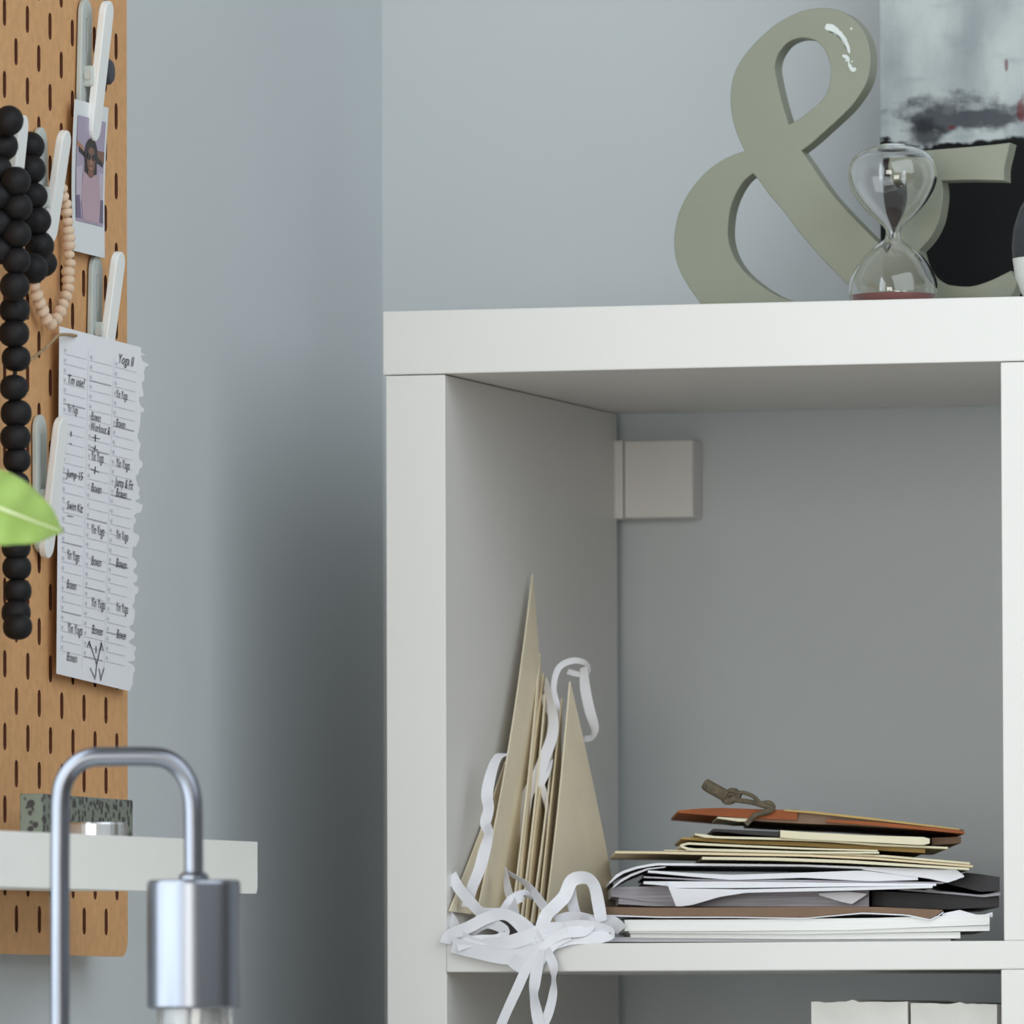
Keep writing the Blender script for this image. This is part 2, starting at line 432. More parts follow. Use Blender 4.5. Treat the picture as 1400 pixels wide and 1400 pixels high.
for j in range(NT):
    for i in range(NS):
        a = j*(NS+1)+i; f.append((a, a+1, a+NS+2, a+NS+1)); f.append((n+a, n+a+NS+1, n+a+NS+2, n+a+1))
ring = [i for i in range(NS+1)]+[(j+1)*(NS+1)-1 for j in range(1, NT+1)]+[NT*(NS+1)+i for i in range(NS-1, -1, -1)]+[j*(NS+1) for j in range(NT-1, 0, -1)]
for a, b in zip(ring, ring[1:]+ring[:1]): f.append((a, b, n+b, n+a))
build('page', v, f, PAPERW, pl)
# inverse map of a photo pixel into (s,t) on the sheet
PQ = [V((81.5, 446)), V((193, 475)), V((173, 944)), V((77.5, 921))]
def st(px, py):
    s, t = .5, .5
    for _ in range(12):
        p = (PQ[0]*(1-s)+PQ[1]*s)*(1-t)+(PQ[3]*(1-s)+PQ[2]*s)*t
        ds = (PQ[1]-PQ[0])*(1-t)+(PQ[2]-PQ[3])*t; dt = (PQ[3]-PQ[0])*(1-s)+(PQ[2]-PQ[1])*s
        e = V((px, py))-p; det = ds.x*dt.y-ds.y*dt.x
        s += (e.x*dt.y-e.y*dt.x)/det; t += (ds.x*e.y-ds.y*e.x)/det
    return s, t
rul = MB()
def rule(s0, s1, t, h, mi, o=.0003):
    n_ = 4
    for k in range(n_):
        a, b = s0+(s1-s0)*k/n_, s0+(s1-s0)*(k+1)/n_
        rul.add(([gs(a, t, o), gs(b, t, o), gs(b, t+h, o), gs(a, t+h, o)], [(0, 3, 2, 1)]), mi)
cols = ((.05, .32), (.37, .64), (.68, .95))
for ci, (s0, s1) in enumerate(cols):
    for k in range(31):
        t = .075+k*.0285
        wk = (k+ci*3) % 7 == 5
        rule(s0, s1, t, .0032 if wk else .0016, 1 if wk else 0)
        rul.add(([gs(s0+.005, t-.014, .0003), gs(s0+.03, t-.014, .0003), gs(s0+.03, t-.005, .0003), gs(s0+.005, t-.005, .0003)], [(0, 3, 2, 1)]), 0)
for s in (.345, .66):
    rul.add(([gs(s, .05, .0003), gs(s+.003, .05, .0003), gs(s+.003, .97, .0003), gs(s, .97, .0003)], [(0, 3, 2, 1)]), 0)
rul.build('ruling', RULE, pl, mats=[RULE2], recalc=False)
ink = MB()
def word(txt, px, py, wpx, hpx):
    s0, t0 = st(px, py); s1, _ = st(px+wpx, py+wpx*.24); hh = hpx/475.0
    cu = bpy.data.curves.new('t', 'FONT'); cu.body = txt; cu.shear = .25; cu.resolution_u = 2
    o = bpy.data.objects.new('t', cu); COL.objects.link(o)
    dg = bpy.context.evaluated_depsgraph_get(); dg.update()
    me = bpy.data.meshes.new_from_object(o.evaluated_get(dg))
    xs = [q.co.x for q in me.vertices]; mx = max(xs)
    v_ = [gs(s0+(s1-s0)*q.co.x/mx, t0-hh*q.co.y/.72+rj.uniform(-.0004, .0004), .0005) for q in me.vertices]
    ink.add((v_, [tuple(p.vertices) for p in me.polygons]))
    bpy.data.objects.remove(o); bpy.data.curves.remove(cu); bpy.data.meshes.remove(me)
def stroke(pts, wd=.9):
    q = [st(*p) for p in pts]
    for (s0, t0), (s1, t1) in zip(q, q[1:]):
        a = V((s0*100, t0*475)); b = V((s1*100, t1*475)); d = (b-a).normalized(); nn = V((-d.y, d.x))*wd/2
        P = [a-nn, b-nn, b+nn, a+nn]
        ink.add(([gs(p.x/100, p.y/475, .0005) for p in P], [(0, 1, 2, 3)]))
YY = 'Yin Yoga'; BX = 'Boxen'
for w_ in (('Tm use?', 91, 524, 24, 13), (YY, 91, 563, 14, 12), ('Jump 15', 90, 652, 22, 12), ('Swim Kiz', 90, 696, 22, 12), (YY, 90, 764, 17, 14), (BX, 90, 804, 13, 13), (YY, 91, 864, 20, 14), (BX, 90, 903, 14, 13),
           (BX, 123, 574, 13, 12), ('Workout &', 122, 588, 27, 12), (YY, 123, 629, 17, 14), (BX, 123, 672, 14, 13), (YY, 123, 729, 18, 14), (BX, 123, 772, 14, 13), (YY, 123, 829, 19, 14), (BX, 124, 866, 15, 13),
           ('Yoga II', 160, 496, 22, 14), (YY, 157, 543, 16, 12), (BX, 157, 583, 13, 12), (YY, 157, 638, 19, 13), ('Jump & Fit', 156, 664, 25, 13), (BX, 157, 679, 15, 13), (YY, 157, 736, 17, 13), (BX, 157, 775, 15, 13), (YY, 157, 835, 17, 13), (BX, 158, 872, 13, 13)):
    word(*w_)
for s_ in ([(124, 598), (135, 600)], [(129, 594), (129, 604)], [(123, 611), (133, 616)], [(129, 609), (128, 616)], [(122, 641), (134, 646)], [(129, 638), (128, 648)], [(96, 590), (96, 597)], [(94, 606), (97, 608)], [(91, 705), (99, 707)],
           [(121, 878), (131, 908), (137, 880)], [(118, 885), (121, 876), (122, 885)], [(136, 889), (137, 878), (140, 890)], [(130, 883), (130, 893)], [(122, 913), (129, 929)], [(141, 913), (136, 930)], [(134, 914), (137, 930)], [(131, 908), (129, 926)]):
    stroke(s_)
ink.build('handwriting', INK, pl, recalc=False)

# ------------------------------------------------------------------ bead garlands
XB = XP+.012
gb = thing('bead_garland', 'matte black round bead garland hanging in a long strand on the pegboard', 'beads', (XB, onX(22, 860, XB).y, onX(22, 875, XB).z))
R0 = .0081
first = build('bead', *sphere((0, 0, 0), R0, 20, 12), BLACKB, None, smooth=True)
first.data.transform(Matrix.Translation((0, 0, -R0))); first.parent = gb; first.location = (0, 0, 0)
def barrel(r, hl, seg=20, ring=12):
    pr_ = []
    for i in range(ring+1):
        c = math.cos(math.pi*i/ring); pr_.append((max(r*(1-abs(c)**2.3)**(1/2.3), .0006), hl*c))
    return lathe(pr_, (0, 0, 0), seg)
second = build('bead', *barrel(.0081, .0074), BLACKB, None, smooth=True); second.data.transform(Matrix.Translation((0, 0, -.0074))); second.parent = gb; second.location = (0, 0, 0)
bm_ = second.data
BB = [(12, 165, .010), (-6, 178, 0), (41, 200, 0), (5, 200, .004), (42, 232, .002), (22, 248, .014), (-3, 232, .002), (46, 268, .004), (24, 283, .014), (-3, 268, .004), (51, 302, .006), (23, 320, .014), (-2, 305, .004), (54, 336, .006), (22, 356, .013), (-1, 342, .004), (59, 360, .002), (45, 367, .008),
      (20, 391, .012), (20, 424, .006), (19, 456, .006), (22, 490, .006), (19, 530, .006), (22, 565, .006), (21, 598, .006), (23, 629, .006), (21, 662, .006), (22, 695, .006), (22, 727, .006), (22, 748, .006), (23, 776, .006), (24, 808, .006), (22, 838, .006), (24, 857, .009)]
beadsP = []
for i, (px, py, dx) in enumerate(BB):
    p = onX(px, py, XP+R0+.0022+dx); beadsP.append(p)
    o = first if i == 0 else second if i == 19 else first.copy()
    if i not in (0, 19): COL.objects.link(o); o.parent = gb
    if i == 19: o = second
    elif i > 19: o.data = bm_
    o.location = p-gb.location; s = rj.uniform(.97, 1.04); o.scale = (s*rj.uniform(.97, 1.03), s, s*rj.uniform(.97, 1.02)); o.rotation_euler = (rj.uniform(0, 3), rj.uniform(0, 3), 0) if i < 18 else (0, 0, 0)
cord_pts = [beadsP[18+k] for k in range(16)]
build('core_cord', *tube(cord_pts, .0012, 8), BLACKB, gb)
tw = catmull([onX(36, 496, XP+.012), onX(52, 484, XP+.012), onX(68, 470, XP+.013), onX(79, 459, XP+.014), onX(92, 457.5, XP+.012), onX(104, 459, XP+.0085)], 6)
build('cord_end', *tube(tw, .0009, 8), TWINE, gb)
XWB = XP+.0065
wbP = [(84, 258), (86, 269), (90, 279), (91, 290), (92, 303), (93, 315), (94, 325), (94, 336), (94, 348), (95, 360), (93, 372), (93, 383), (93, 394), (90, 405), (86, 416), (82, 426), (77, 436), (70, 443), (63, 436), (58, 425), (54, 414), (50, 403), (47, 391), (44, 380)]
wg = thing('wooden_bead_loop', 'small pale wooden bead loop hanging from a clip beside the black garland', 'beads', (XWB, onX(70, 450, XWB).y, onX(70, 450, XWB).z))
fb = build('bead', *sphere((0, 0, 0), .0036, 14, 8, (1, 1, .76)), WOODB, None, smooth=True)
fb.data.transform(Matrix.Translation((0, 0, -.0036*.76))); fb.parent = wg; fb.location = (0, 0, 0)
pts = [onX(px, py, XWB) for px, py in wbP]
for i, p in enumerate(pts):
    o = fb if i == 0 else fb.copy()
    if i: COL.objects.link(o); o.parent = wg
    o.location = p-wg.location
    d = (pts[min(i+1, len(pts)-1)]-pts[max(i-1, 0)]).normalized()
    o.rotation_euler = d.to_track_quat('Z', 'Y').to_euler(); s = rj.uniform(.95, 1.12); o.scale = (s, s, s)
build('thread', *tube(pts, .0005, 6), TWINE, wg)

# ------------------------------------------------------------------ tray on the pegboard, tin and stone
XT = -.012
q = [onX(352, 1151, XT), onX(352, 1222, XT), onX(0, 1212, XT), onX(0, 1135.5, XT)]
dirn = (q[3]-q[0]).normalized(); full = .50
TRt = q[0]; TRb = q[1]; TLt = q[0]+dirn*full; TLb = q[1]+(q[2]-q[1]).normalized()*full
tr = thing('wall_tray', 'long white narrow tray hooked across the lower pegboard', 'tray', (XP, TRb.y-.2, TRb.z))
n_ = V((-1, 0, 0))
def lipshape(P0, P1, Q1, Q0, th, r=.004):
    # rounded bottom right corner on the P side
    a = (P0-P1).normalized(); b = (Q1-P1).normalized(); out = [P0]
    for k in range(6):
        qq = math.radians(90*k/5); out.append(P1+a*r*(1-math.sin(qq))+b*r*(1-math.cos(qq)))
    out += [Q1, Q0]; m_ = len(out)
    v_ = out+[p+n_*th for p in out]
    f_ = [tuple(range(m_)), tuple(range(2*m_-1, m_-1, -1))]+[(i, m_+i, m_+(i+1) % m_, (i+1) % m_) for i in range(m_)]
    return v_, f_
build('front_lip', *lipshape(TRt, TRb, TLb, TLt, .0018), TRAY, tr)
dp = .112
def slab8(A, Bq, C2, D2, h):
    v_ = [A, Bq, C2, D2]+[p+V((0, 0, h)) for p in (A, Bq, C2, D2)]
    return v_, [(0, 1, 2, 3), (7, 6, 5, 4), (0, 4, 5, 1), (1, 5, 6, 2), (2, 6, 7, 3), (3, 7, 4, 0)]
e = V((0, -.006, .002)); 
build('base', *slab8(TRb+e+V((-.002, 0, 0)), TLb+V((-.002, 0, .002)), TLb+V((-dp, 0, .002)), TRb+e+V((-dp, 0, 0)), .002), TRAY, tr)
build('back_rail', *slab8(TRb+e+V((-dp-.0002, 0, 0)), TLb+V((-dp-.0002, 0, .002)), TLb+V((-dp-.003, 0, .002)), TRb+e+V((-dp-.003, 0, 0)), .03), TRAY, tr)
zf = TRb.z+.0045
# tin
cT = onX(131, 1136, -.045)
tb = zf+.000
tin = thing('tin', 'low round brushed silver tin standing in the white tray', 'tin', (cT.x, cT.y, tb))
topz = onX(131, 1125, -.045).z; rt = .0165
build('body', *lathe([(rt*.97, 0), (rt, .001), (rt, topz-tb-.008)], (cT.x, cT.y, tb), 40), TIN, tin, smooth=False)
build('lid', *lathe([(rt*1.03, topz-tb-.008), (rt*1.03, topz-tb-.001), (rt, topz-tb), (.001, topz-tb)], (cT.x, cT.y, tb), 40), TIN, tin)
# speckled stone block
STONE = bpy.data.materials.new('speckled_stone'); STONE.use_nodes = True; nt = STONE.node_tree; b_ = nt.nodes['Principled BSDF']
vo = nt.nodes.new('ShaderNodeTexVoronoi'); vo.inputs['Scale'].default_value = 210; vo.inputs['Randomness'].default_value = 1
no = nt.nodes.new('ShaderNodeTexNoise'); no.inputs['Scale'].default_value = 160
tc = nt.nodes.new('ShaderNodeTexCoord'); ad = nt.nodes.new('ShaderNodeMath'); ad.operation = 'MULTIPLY_ADD'; ad.inputs[1].default_value = .7
nt.links.new(tc.outputs['Object'], vo.inputs['Vector']); nt.links.new(tc.outputs['Object'], no.inputs['Vector'])
rp = nt.nodes.new('ShaderNodeValToRGB'); rp.color_ramp.elements[0].position = .72; rp.color_ramp.elements[0].color = lin((46, 42, 46)); rp.color_ramp.elements[1].position = .84; rp.color_ramp.elements[1].color = lin((118, 128, 116))
nt.links.new(no.outputs['Fac'], ad.inputs[0]); nt.links.new(vo.outputs['Distance'], ad.inputs[2]); nt.links.new(ad.outputs[0], rp.inputs[0]); nt.links.new(rp.outputs[0], b_.inputs['Base Color']); b_.inputs['Roughness'].default_value = .35
s0_ = onX(58, 1090, -.075); s1_ = onX(182, 1094, -.075)
sb = tag(build('stone_block', *box(-.088, -.075, s0_.y, s1_.y, zf, s1_.z), STONE, None, bevel=.0008), 'dark speckled stone slab standing in the white tray behind the silver tin', 'stone')

# ------------------------------------------------------------------ desk, lamp, plant
ZD = .74
dk = thing('desk', 'white desk below the pegboard carrying the lamp', 'desk', (.17, -1.0, 0))
build('desk_top', *box(-.145, .62, -1.75, -.22, ZD-.028, ZD), DESKM, dk, bevel=.002)
for x in (-.12, .57):
    for y in (-1.7, -.27): build('leg', *box(x-.02, x+.02, y-.02, y+.02, 0, ZD-.028), DESKM, dk, bevel=.002)
DL = 4.98
lp = [(82, 1420), (82, 1300), (82, 1180), (82.5, 1110)]
pa = [atd(*p, DL) for p in lp]
st0 = atd(82, 1420, DL); foot = V((st0.x, st0.y, ZD+.018))
arc1 = [(83, 1095), (86, 1073), (95, 1055), (110, 1041), (128, 1035)]
arc2 = [(150, 1034.5), (180, 1034), (208, 1034.5), (228, 1038), (244, 1049), (256, 1066), (262, 1085), (264, 1105), (264.5, 1140), (265, 1205)]
path = [foot, foot.lerp(st0, .5)]+[atd(*p, DL) for p in lp[:3]]+catmull([atd(*p, DL) for p in lp[3:]+arc1+arc2], 4)
lamp = thing('desk_lamp', 'black metal gooseneck lamp with a bare bulb in a cylindrical socket, in the foreground', 'lamp', (foot.x, foot.y, ZD))
build('base', *lathe([(.068, 0), (.07, .002), (.07, .014), (.068, .018), (.004, .0185)], (foot.x, foot.y, ZD), 48), BLACKM, lamp)
build('stem', *tube(path, .00485, 20), BLACKM, lamp, smooth=True)
sc_ = atd(265, 1205, DL); kpx = DL/F_PX
zs = atd(265, 1203, DL).z; zl = atd(265, 1379, DL).z; rs = 64*kpx
build('socket', *lathe([(.003, 0), (rs-.002, 0), (rs-.0005, -.0006), (rs, -.002), (rs, -.0024), (rs, -.004), (rs, zl-zs+.003), (rs, zl-zs+.0014), (rs, zl-zs+.001), (rs-.0012, zl-zs), (rs-.004, zl-zs), (rs-.004, zl-zs+.01), (.003, zl-zs+.01)], (sc_.x, sc_.y, zs), 96), BLACKM, lamp, smooth=True)
build('stem_collar', *lathe([(.006, -.001), (.0075, 0), (.0075, .002), (.0055, .004)], (sc_.x, sc_.y, zs), 24), BLACKM, lamp)
ro = 53*kpx
pr = [(ro*.96, .006), (ro*.98, 0), (ro, -.012), (ro*1.02, -.028), (ro*1.25, -.05), (ro*1.9, -.085), (ro*2.1, -.115), (ro*1.7, -.15), (ro*.8, -.168), (.0008, -.172)]
bl = build('bulb', *lathe(pr, (sc_.x, sc_.y, zl), 72, [.02, .03, .03, .03, .02, .01, 0, 0, 0, 0]), GLASS, lamp, smooth=True)
build('inner_bulb', *lathe([(r_-.0016 if r_ > .003 else r_*.5, z_+(.001 if z_ < -.1 else 0)) for r_, z_ in pr], (sc_.x, sc_.y, zl), 72, [.02, .03, .03, .03, .02, .01, 0, 0, 0, 0]), GLASS, bl, smooth=True)
build('filament_stem', *lathe([(.009, .006), (.007, -.01), (.005, -.03), (.004, -.055), (.001, -.06)], (sc_.x, sc_.y, zl), 20), mat('frosted_filament_stem', (235, 232, 232), .4), bl, smooth=True)

# plant
DPL = 4.95
pot = V((-.055, -.90, ZD))
plant = thing('potted_plant', 'potted plant whose bright green leaf tip reaches in front of the pegboard', 'plant', pot)
build('pot', *lathe([(.04, 0), (.043, .002), (.054, .10), (.056, .108), (.052, .108), (.05, .098)], pot, 40), POTM, plant)
build('soil', *lathe([(.049, .09), (.0495, .097), (.001, .1)], pot, 32), SOIL, plant)
def leaf(tip, base, side, up, w, droop=.01):
    """leaf blade: heart-shaped grid with a channelled midrib"""
    ax = (tip-base); L = ax.length; d = ax.normalized(); s = (side-d*side.dot(d)).normalized(); n = d.cross(s)
    if n.dot(up) < 0: n = -n
    Vv = []; Ff = []; NU, NW = 22, 12
    for i in range(NU+1):
        u = i/NU; hw = w*(math.sin(math.pi*min(1, u**.72))**.8)*(1 if u < .9 else 1-(u-.9)*3) if 0 < u < 1 else .0004
        for j in range(NW+1):
            q_ = j/NW*2-1
            Vv.append(base+d*(L*u)+s*(hw*q_)+n*(abs(q_)**1.3*hw*.28-droop*math.sin(math.pi*u*.9)*0+droop*math.sin(u*math.pi)+.0012*math.sin(u*26)*abs(q_)))
    for i in range(NU):
        for j in range(NW):
            a = i*(NW+1)+j; Ff.append((a, a+1, a+NW+2, a+NW+1))
    rib = [base+d*(L*u)+n*(droop*math.sin(u*math.pi)+.0004) for u in [k/20 for k in range(21)]]
    return Vv, Ff, rib
def add_leaf(tip, base, side, up, w, stem_mid, droop=.008):
    v_, f_, rib = leaf(tip, base, side, up, w, droop)
    o = build('leaf', v_, f_, LEAFM, plant, smooth=True, recalc=False)
    sm = o.modifiers.new('solid', 'SOLIDIFY'); sm.thickness = .0006
    build('midrib', *tube(rib, [.0016*(1-.75*k/20) for k in range(21)], 8), RIBM, o, smooth=True)
    build('petiole', *tube(catmull([pot+V((0, 0, .09)), stem_mid, base], 10), .0022, 8), STEMM, plant, smooth=True)
tip = atd(86, 727, DPL); bs = atd(-95, 655, DPL-.05)
add_leaf(tip, bs, U_*1.0-FW*.35, -FW, .0182, pot+V((-.01, .02, .28)), .006)
add_leaf(V((.02, -1.15, 1.22)), V((-.03, -1.0, 1.14)), V((1, .4, .2)), V((0, 0, 1)), .03, pot+V((.0, -.03, .2)))
add_leaf(V((-.03, -1.2, 1.02)), V((-.04, -1.02, 1.05)), V((1, 0, .1)), V((0, 0, 1)), .034, pot+V((.0, -.04, .15)))

# ------------------------------------------------------------------ ampersand sign
YA = .125
def zp(L, ox=900, oy=0, k=2.8): return [(ox+x/k, oy+y/k) for x, y in L]
loop_out = zp([(330, 578), (300, 510), (281, 440), (276, 370), (285, 300), (310, 240), (355, 180), (410, 125), (470, 80), (540, 45), (610, 31), (680, 36), (732, 60), (772, 98), (800, 150), (812, 210), (810, 262), (800, 308), (778, 352), (740, 405), (690, 455), (640, 500), (590, 545), (548, 577)])
diag_r = zp([(548, 577), (580, 622), (622, 684), (668, 746), (722, 807), (780, 866), (830, 917)])+[(1210, 341)]
arm_l = [(1210, 341), (1226, 324), (1236, 303), (1241, 280), (1241, 262), (1238, 247)]
serif = [(1238, 247), (1218, 249)], [(1218, 249), (1214, 228), (1216, 209)], [(1216, 209), (1250, 207), (1285, 204), (1345, 199), (1381, 195)], [(1381, 195), (1377, 212), (1373, 230), (1373, 247)], [(1373, 247), (1330, 246), (1287, 247)]
arm_r = [(1287, 247), (1289, 262), (1288, 278), (1283, 303), (1272, 325), (1257, 342)]
tail = [(1257, 342), (1262, 359), (1272, 376), (1286, 386), (1303, 390.5), (1328, 391.5), (1353, 384), (1370, 376), (1382, 370)]
tail_end = [(1382, 370), (1391, 384)], [(1391, 384), (1386, 400), (1370, 418), (1345, 432), (1315, 439), (1285, 439), (1255, 432), (1225, 418)]
bowl_bot = [(1225, 418), (1200, 432), (1150, 439.5), (1085, 440), (1030, 439.5), (990, 434), zp([(160, 1160)])[0]]
bowl_out = zp([(160, 1160), (112, 1092), (76, 1022), (62, 960), (62, 890), (80, 810), (115, 740), (170, 670), (230, 622), (285, 593), (330, 578)])
loop_in = zp([(500, 476), (482, 420), (466, 360), (455, 310), (447, 262), (452, 225), (470, 190), (500, 160), (548, 145), (600, 155), (636, 190), (656, 240), (660, 290), (650, 340), (625, 385), (585, 420), (540, 455), (500, 476)])
bowl_in1 = zp([(362, 664), (330, 690), (300, 735), (278, 790), (268, 850), (268, 915), (288, 980), (330, 1040), (390, 1090), (450, 1128), (500, 1147)])+[(1100, 416), (1130, 420), (1160, 420), (1183, 412)]
bowl_in2 = [(1183, 412)]+zp([(720, 1085), (660, 1025), (600, 960), (540, 890), (480, 810), (425, 745), (385, 690), (362, 664)])
def contour(segs, n=5):
    out = []
    for s in segs:
        c = catmull([V((x, y, 0)) for x, y in s], n) if len(s) > 2 else [V((x, y, 0)) for x, y in s]
        out += c[:-1]
    r = []
    for p in out:
        w3 = onY(p.x, p.y, YA); r.append((w3.x, max(w3.z, ztop+.0002)))
    return r
A_out = contour([loop_out, diag_r, arm_l]+list(serif)+[arm_r, tail]+list(tail_end)+[bowl_bot, bowl_out])
A_in1 = contour([loop_in]); A_in2 = contour([bowl_in1, bowl_in2])
v, f = extrude2d([A_out, A_in1, A_in2], .018, .0006, lambda a, b, c: V((a, YA+.009-c, b)))
amp = thing('ampersand_sign', 'sage green wooden ampersand sign standing on top of the white shelving unit', 'sign', (onY(1150, 430, YA).x, YA, ztop))
build('letter', v, f, SAGE, amp)
chips = MB()
def chip(pts, o=.0004):
    P = catmull([V((900+x/2.8, y/2.8, 0)) for x, y in pts], 3, True)
    P = [onY(p.x, p.y, YA-o) for p in P]; c = sum(P, V())/len(P); n = len(P)
    chips.add((P+[c], [(i, (i+1) % n, n) for i in range(n)]))
chip([(640, 100), (665, 92), (690, 112), (715, 140), (733, 180), (734, 204), (727, 200), (716, 168), (694, 138), (664, 120), (640, 112)])
chip([(704, 214), (720, 210), (732, 222), (733, 245), (750, 262), (756, 270), (740, 274), (729, 256), (724, 230), (710, 220)])
chip([(735, 105), (742, 106), (742, 114), (735, 112)])
for px_c, py_c, r_c in ((716, 150, 7), (728, 190, 6), (700, 128, 8), (650, 100, 9), (712, 215, 8), (732, 250, 7), (748, 266, 9), (720, 232, 5), (684, 112, 7), (742, 236, 4)):
    chip([(px_c+r_c*rj.uniform(.5, 1.3)*math.cos(q_), py_c+r_c*rj.uniform(.5, 1.3)*math.sin(q_)) for q_ in (0, .9, 1.8, 2.7, 3.6, 4.5, 5.4)], .0003+rj.uniform(0, .00015))
chips.build('paint_chip', CHIP, amp, recalc=False)

# ------------------------------------------------------------------ painting
PT = bpy.data.materials.new('painted_canvas'); PT.use_nodes = True; nt = PT.node_tree; b_ = nt.nodes['Principled BSDF']; b_.inputs['Roughness'].default_value = .6; b_.inputs['Specular IOR Level'].default_value = .2
def nd(t, **k):
    n = nt.nodes.new(t)
    for a, b in k.items(): n.inputs[a].default_value = b
    return n
tc = nd('ShaderNodeTexCoord'); sp = nd('ShaderNodeSeparateXYZ'); nt.links.new(tc.outputs['Object'], sp.inputs[0])
def mth(op, a, b=None, c=None):
    n = nt.nodes.new('ShaderNodeMath'); n.operation = op
    for i, q_ in enumerate((a, b, c)):
        if q_ is None: continue
        if isinstance(q_, (int, float)): n.inputs[i].default_value = q_
        else: nt.links.new(q_, n.inputs[i])
    return n.outputs[0]
def mrange(x, a, b, c=0, d=1):
    n = nt.nodes.new('ShaderNodeMapRange'); n.interpolation_type = 'SMOOTHSTEP'; nt.links.new(x, n.inputs[0])
    for i, q_ in zip((1, 2, 3, 4), (a, b, c, d)): n.inputs[i].default_value = q_
    return n.outputs[0]
def mixc(fac, A, Bc):
    n = nt.nodes.new('ShaderNodeMix'); n.data_type = 'RGBA'; nt.links.new(fac, n.inputs[0])
    for s_, q_ in ((6, A), (7, Bc)):
        if isinstance(q_, tuple): n.inputs[s_].default_value = q_
        else: nt.links.new(q_, n.inputs[s_])
    return n.outputs[2]
def noise(scale, stretch=(1, 1, 1), det=5):
    mp = nd('ShaderNodeMapping'); mp.inputs['Scale'].default_value = stretch; nt.links.new(tc.outputs['Object'], mp.inputs[0])
    n = nd('ShaderNodeTexNoise'); n.inputs['Scale'].default_value = scale; n.inputs['Detail'].default_value = det; nt.links.new(mp.outputs[0], n.inputs['Vector']); return n.outputs['Fac']
YP = .300
pz = lambda py: onY(1300, py, YP).z
px_ = lambda px: onY(px, 100, YP).x
XA, XBp = px_(1202), px_(1202)+.205
zlo, zhi = ztop, ztop+.36
ox = (XA+XBp)/2
lx = lambda px: px_(px)-ox
lz = lambda py: pz(py)-zlo
nz1 = noise(26, (1, 1, .45)); nz2 = noise(60, (.5, 1, 1.6)); nz3 = noise(110)
col = mixc(mrange(nz1, .35, .68), lin((158, 166, 170)), lin((200, 206, 206)))
col = mixc(mth('MULTIPLY', mrange(nz2, .55, .8), .45), col, lin((136, 146, 154)))
# dark smudge low in the centre
dx = mth('DIVIDE', mth('SUBTRACT', sp.outputs['X'], lx(1308)), .037)
dz = mth('DIVIDE', mth('SUBTRACT', sp.outputs['Z'], lz(160)), .0125)
dd = mth('ADD', mth('MULTIPLY', dx, dx), mth('MULTIPLY', dz, dz)); dd = mth('ADD', dd, mth('ADD', mth('MULTIPLY', mth('SUBTRACT', nz2, .5), 4.2), mth('MULTIPLY', mth('SUBTRACT', nz3, .5), 2.5)))
col = mixc(mth('MULTIPLY', mrange(dd, 1.6, .1), .92), col, lin((62, 66, 74)))
d2x = mth('DIVIDE', mth('SUBTRACT', sp.outputs['X'], lx(1265)), .012); d2z = mth('DIVIDE', mth('SUBTRACT', sp.outputs['Z'], lz(183)), .010)
d2 = mth('ADD', mth('ADD', mth('MULTIPLY', d2x, d2x), mth('MULTIPLY', d2z, d2z)), mth('MULTIPLY', mth('SUBTRACT', nz3, .5), 2))
col = mixc(mth('MULTIPLY', mrange(d2, 1.3, .3), .85), col, lin((40, 42, 48)))
# red touches
for rx, rz, sx, sz in ((1302, 175, .0030, .0020), (1376, 92, .0012, .0045), (1397, 155, .0030, .010)):
    ax = mth('DIVIDE', mth('SUBTRACT', sp.outputs['X'], lx(rx)), sx); az = mth('DIVIDE', mth('SUBTRACT', sp.outputs['Z'], lz(rz)), sz)
    r2 = mth('ADD', mth('ADD', mth('MULTIPLY', ax, ax), mth('MULTIPLY', az, az)), mth('MULTIPLY', mth('SUBTRACT', nz3, .5), 4.5))
    col = mixc(mth('MULTIPLY', mrange(r2, 1.2, .2), .65), col, lin((110, 30, 36)))
# black lower field with a ragged edge
ze = mth('ADD', mth('SUBTRACT', sp.outputs['Z'], lz(193)), mth('ADD', mth('MULTIPLY', mth('SUBTRACT', nz2, .5), .022), mth('MULTIPLY', mth('SUBTRACT', nz3, .5), .012)))
col = mixc(mrange(ze, .0018, -.0018), col, lin((9, 9, 11)))
nt.links.new(col, b_.inputs['Base Color'])
bp = nd('ShaderNodeBump'); bp.inputs['Strength'].default_value = .3; bp.inputs['Distance'].default_value = .002; nt.links.new(nz2, bp.inputs['Height']); nt.links.new(bp.outputs[0], b_.inputs['Normal'])
build('painting', *box(XA, XBp, YP, YP+.03, zlo+.0002, zhi), PT, None, bevel=.001)
tag(bpy.data.objects['painting'], 'abstract painting, pale grey above and black below, standing behind the ampersand', 'painting')

# ------------------------------------------------------------------ hourglass
YH = .075
hc = onY(1221, 320, YH); ks = (YH-CAM.y)/math.cos(YAW)/F_PX*math.cos(YAW)
zpx = lambda py: onY(1221, py, YH).z
kx = (onY(1271, 320, YH).x-onY(1171, 320, YH).x)/100
kr = kx*.966
HP = [(202, .5), (200.6, 12), (200, 20), (201.5, 31), (205, 41), (212, 51), (222, 58), (236, 61.5), (250, 60), (265, 54), (280, 44), (292, 33), (302, 22), (310, 13.5), (316, 10.5), (322, 10.5), (329, 14), (337, 25), (347, 37), (358, 46.5), (370, 54), (384, 60), (398, 61.5)]
zend = ztop+.0006
outer = [(max(r*kr, .0002), zpx(y)) for y, r in HP]
zl_ = outer[-1][1]; rl = outer[-1][0]
outer += [(rl*.99, zl_-.3*(zl_-zend)), (rl*.93, zl_-.7*(zl_-zend)), (rl*.82, zend+.0004), (rl*.7, zend), (.0002, zend)]
hg = thing('hourglass', 'small clear glass hourglass standing in front of the ampersand', 'hourglass', (hc.x, YH, ztop))
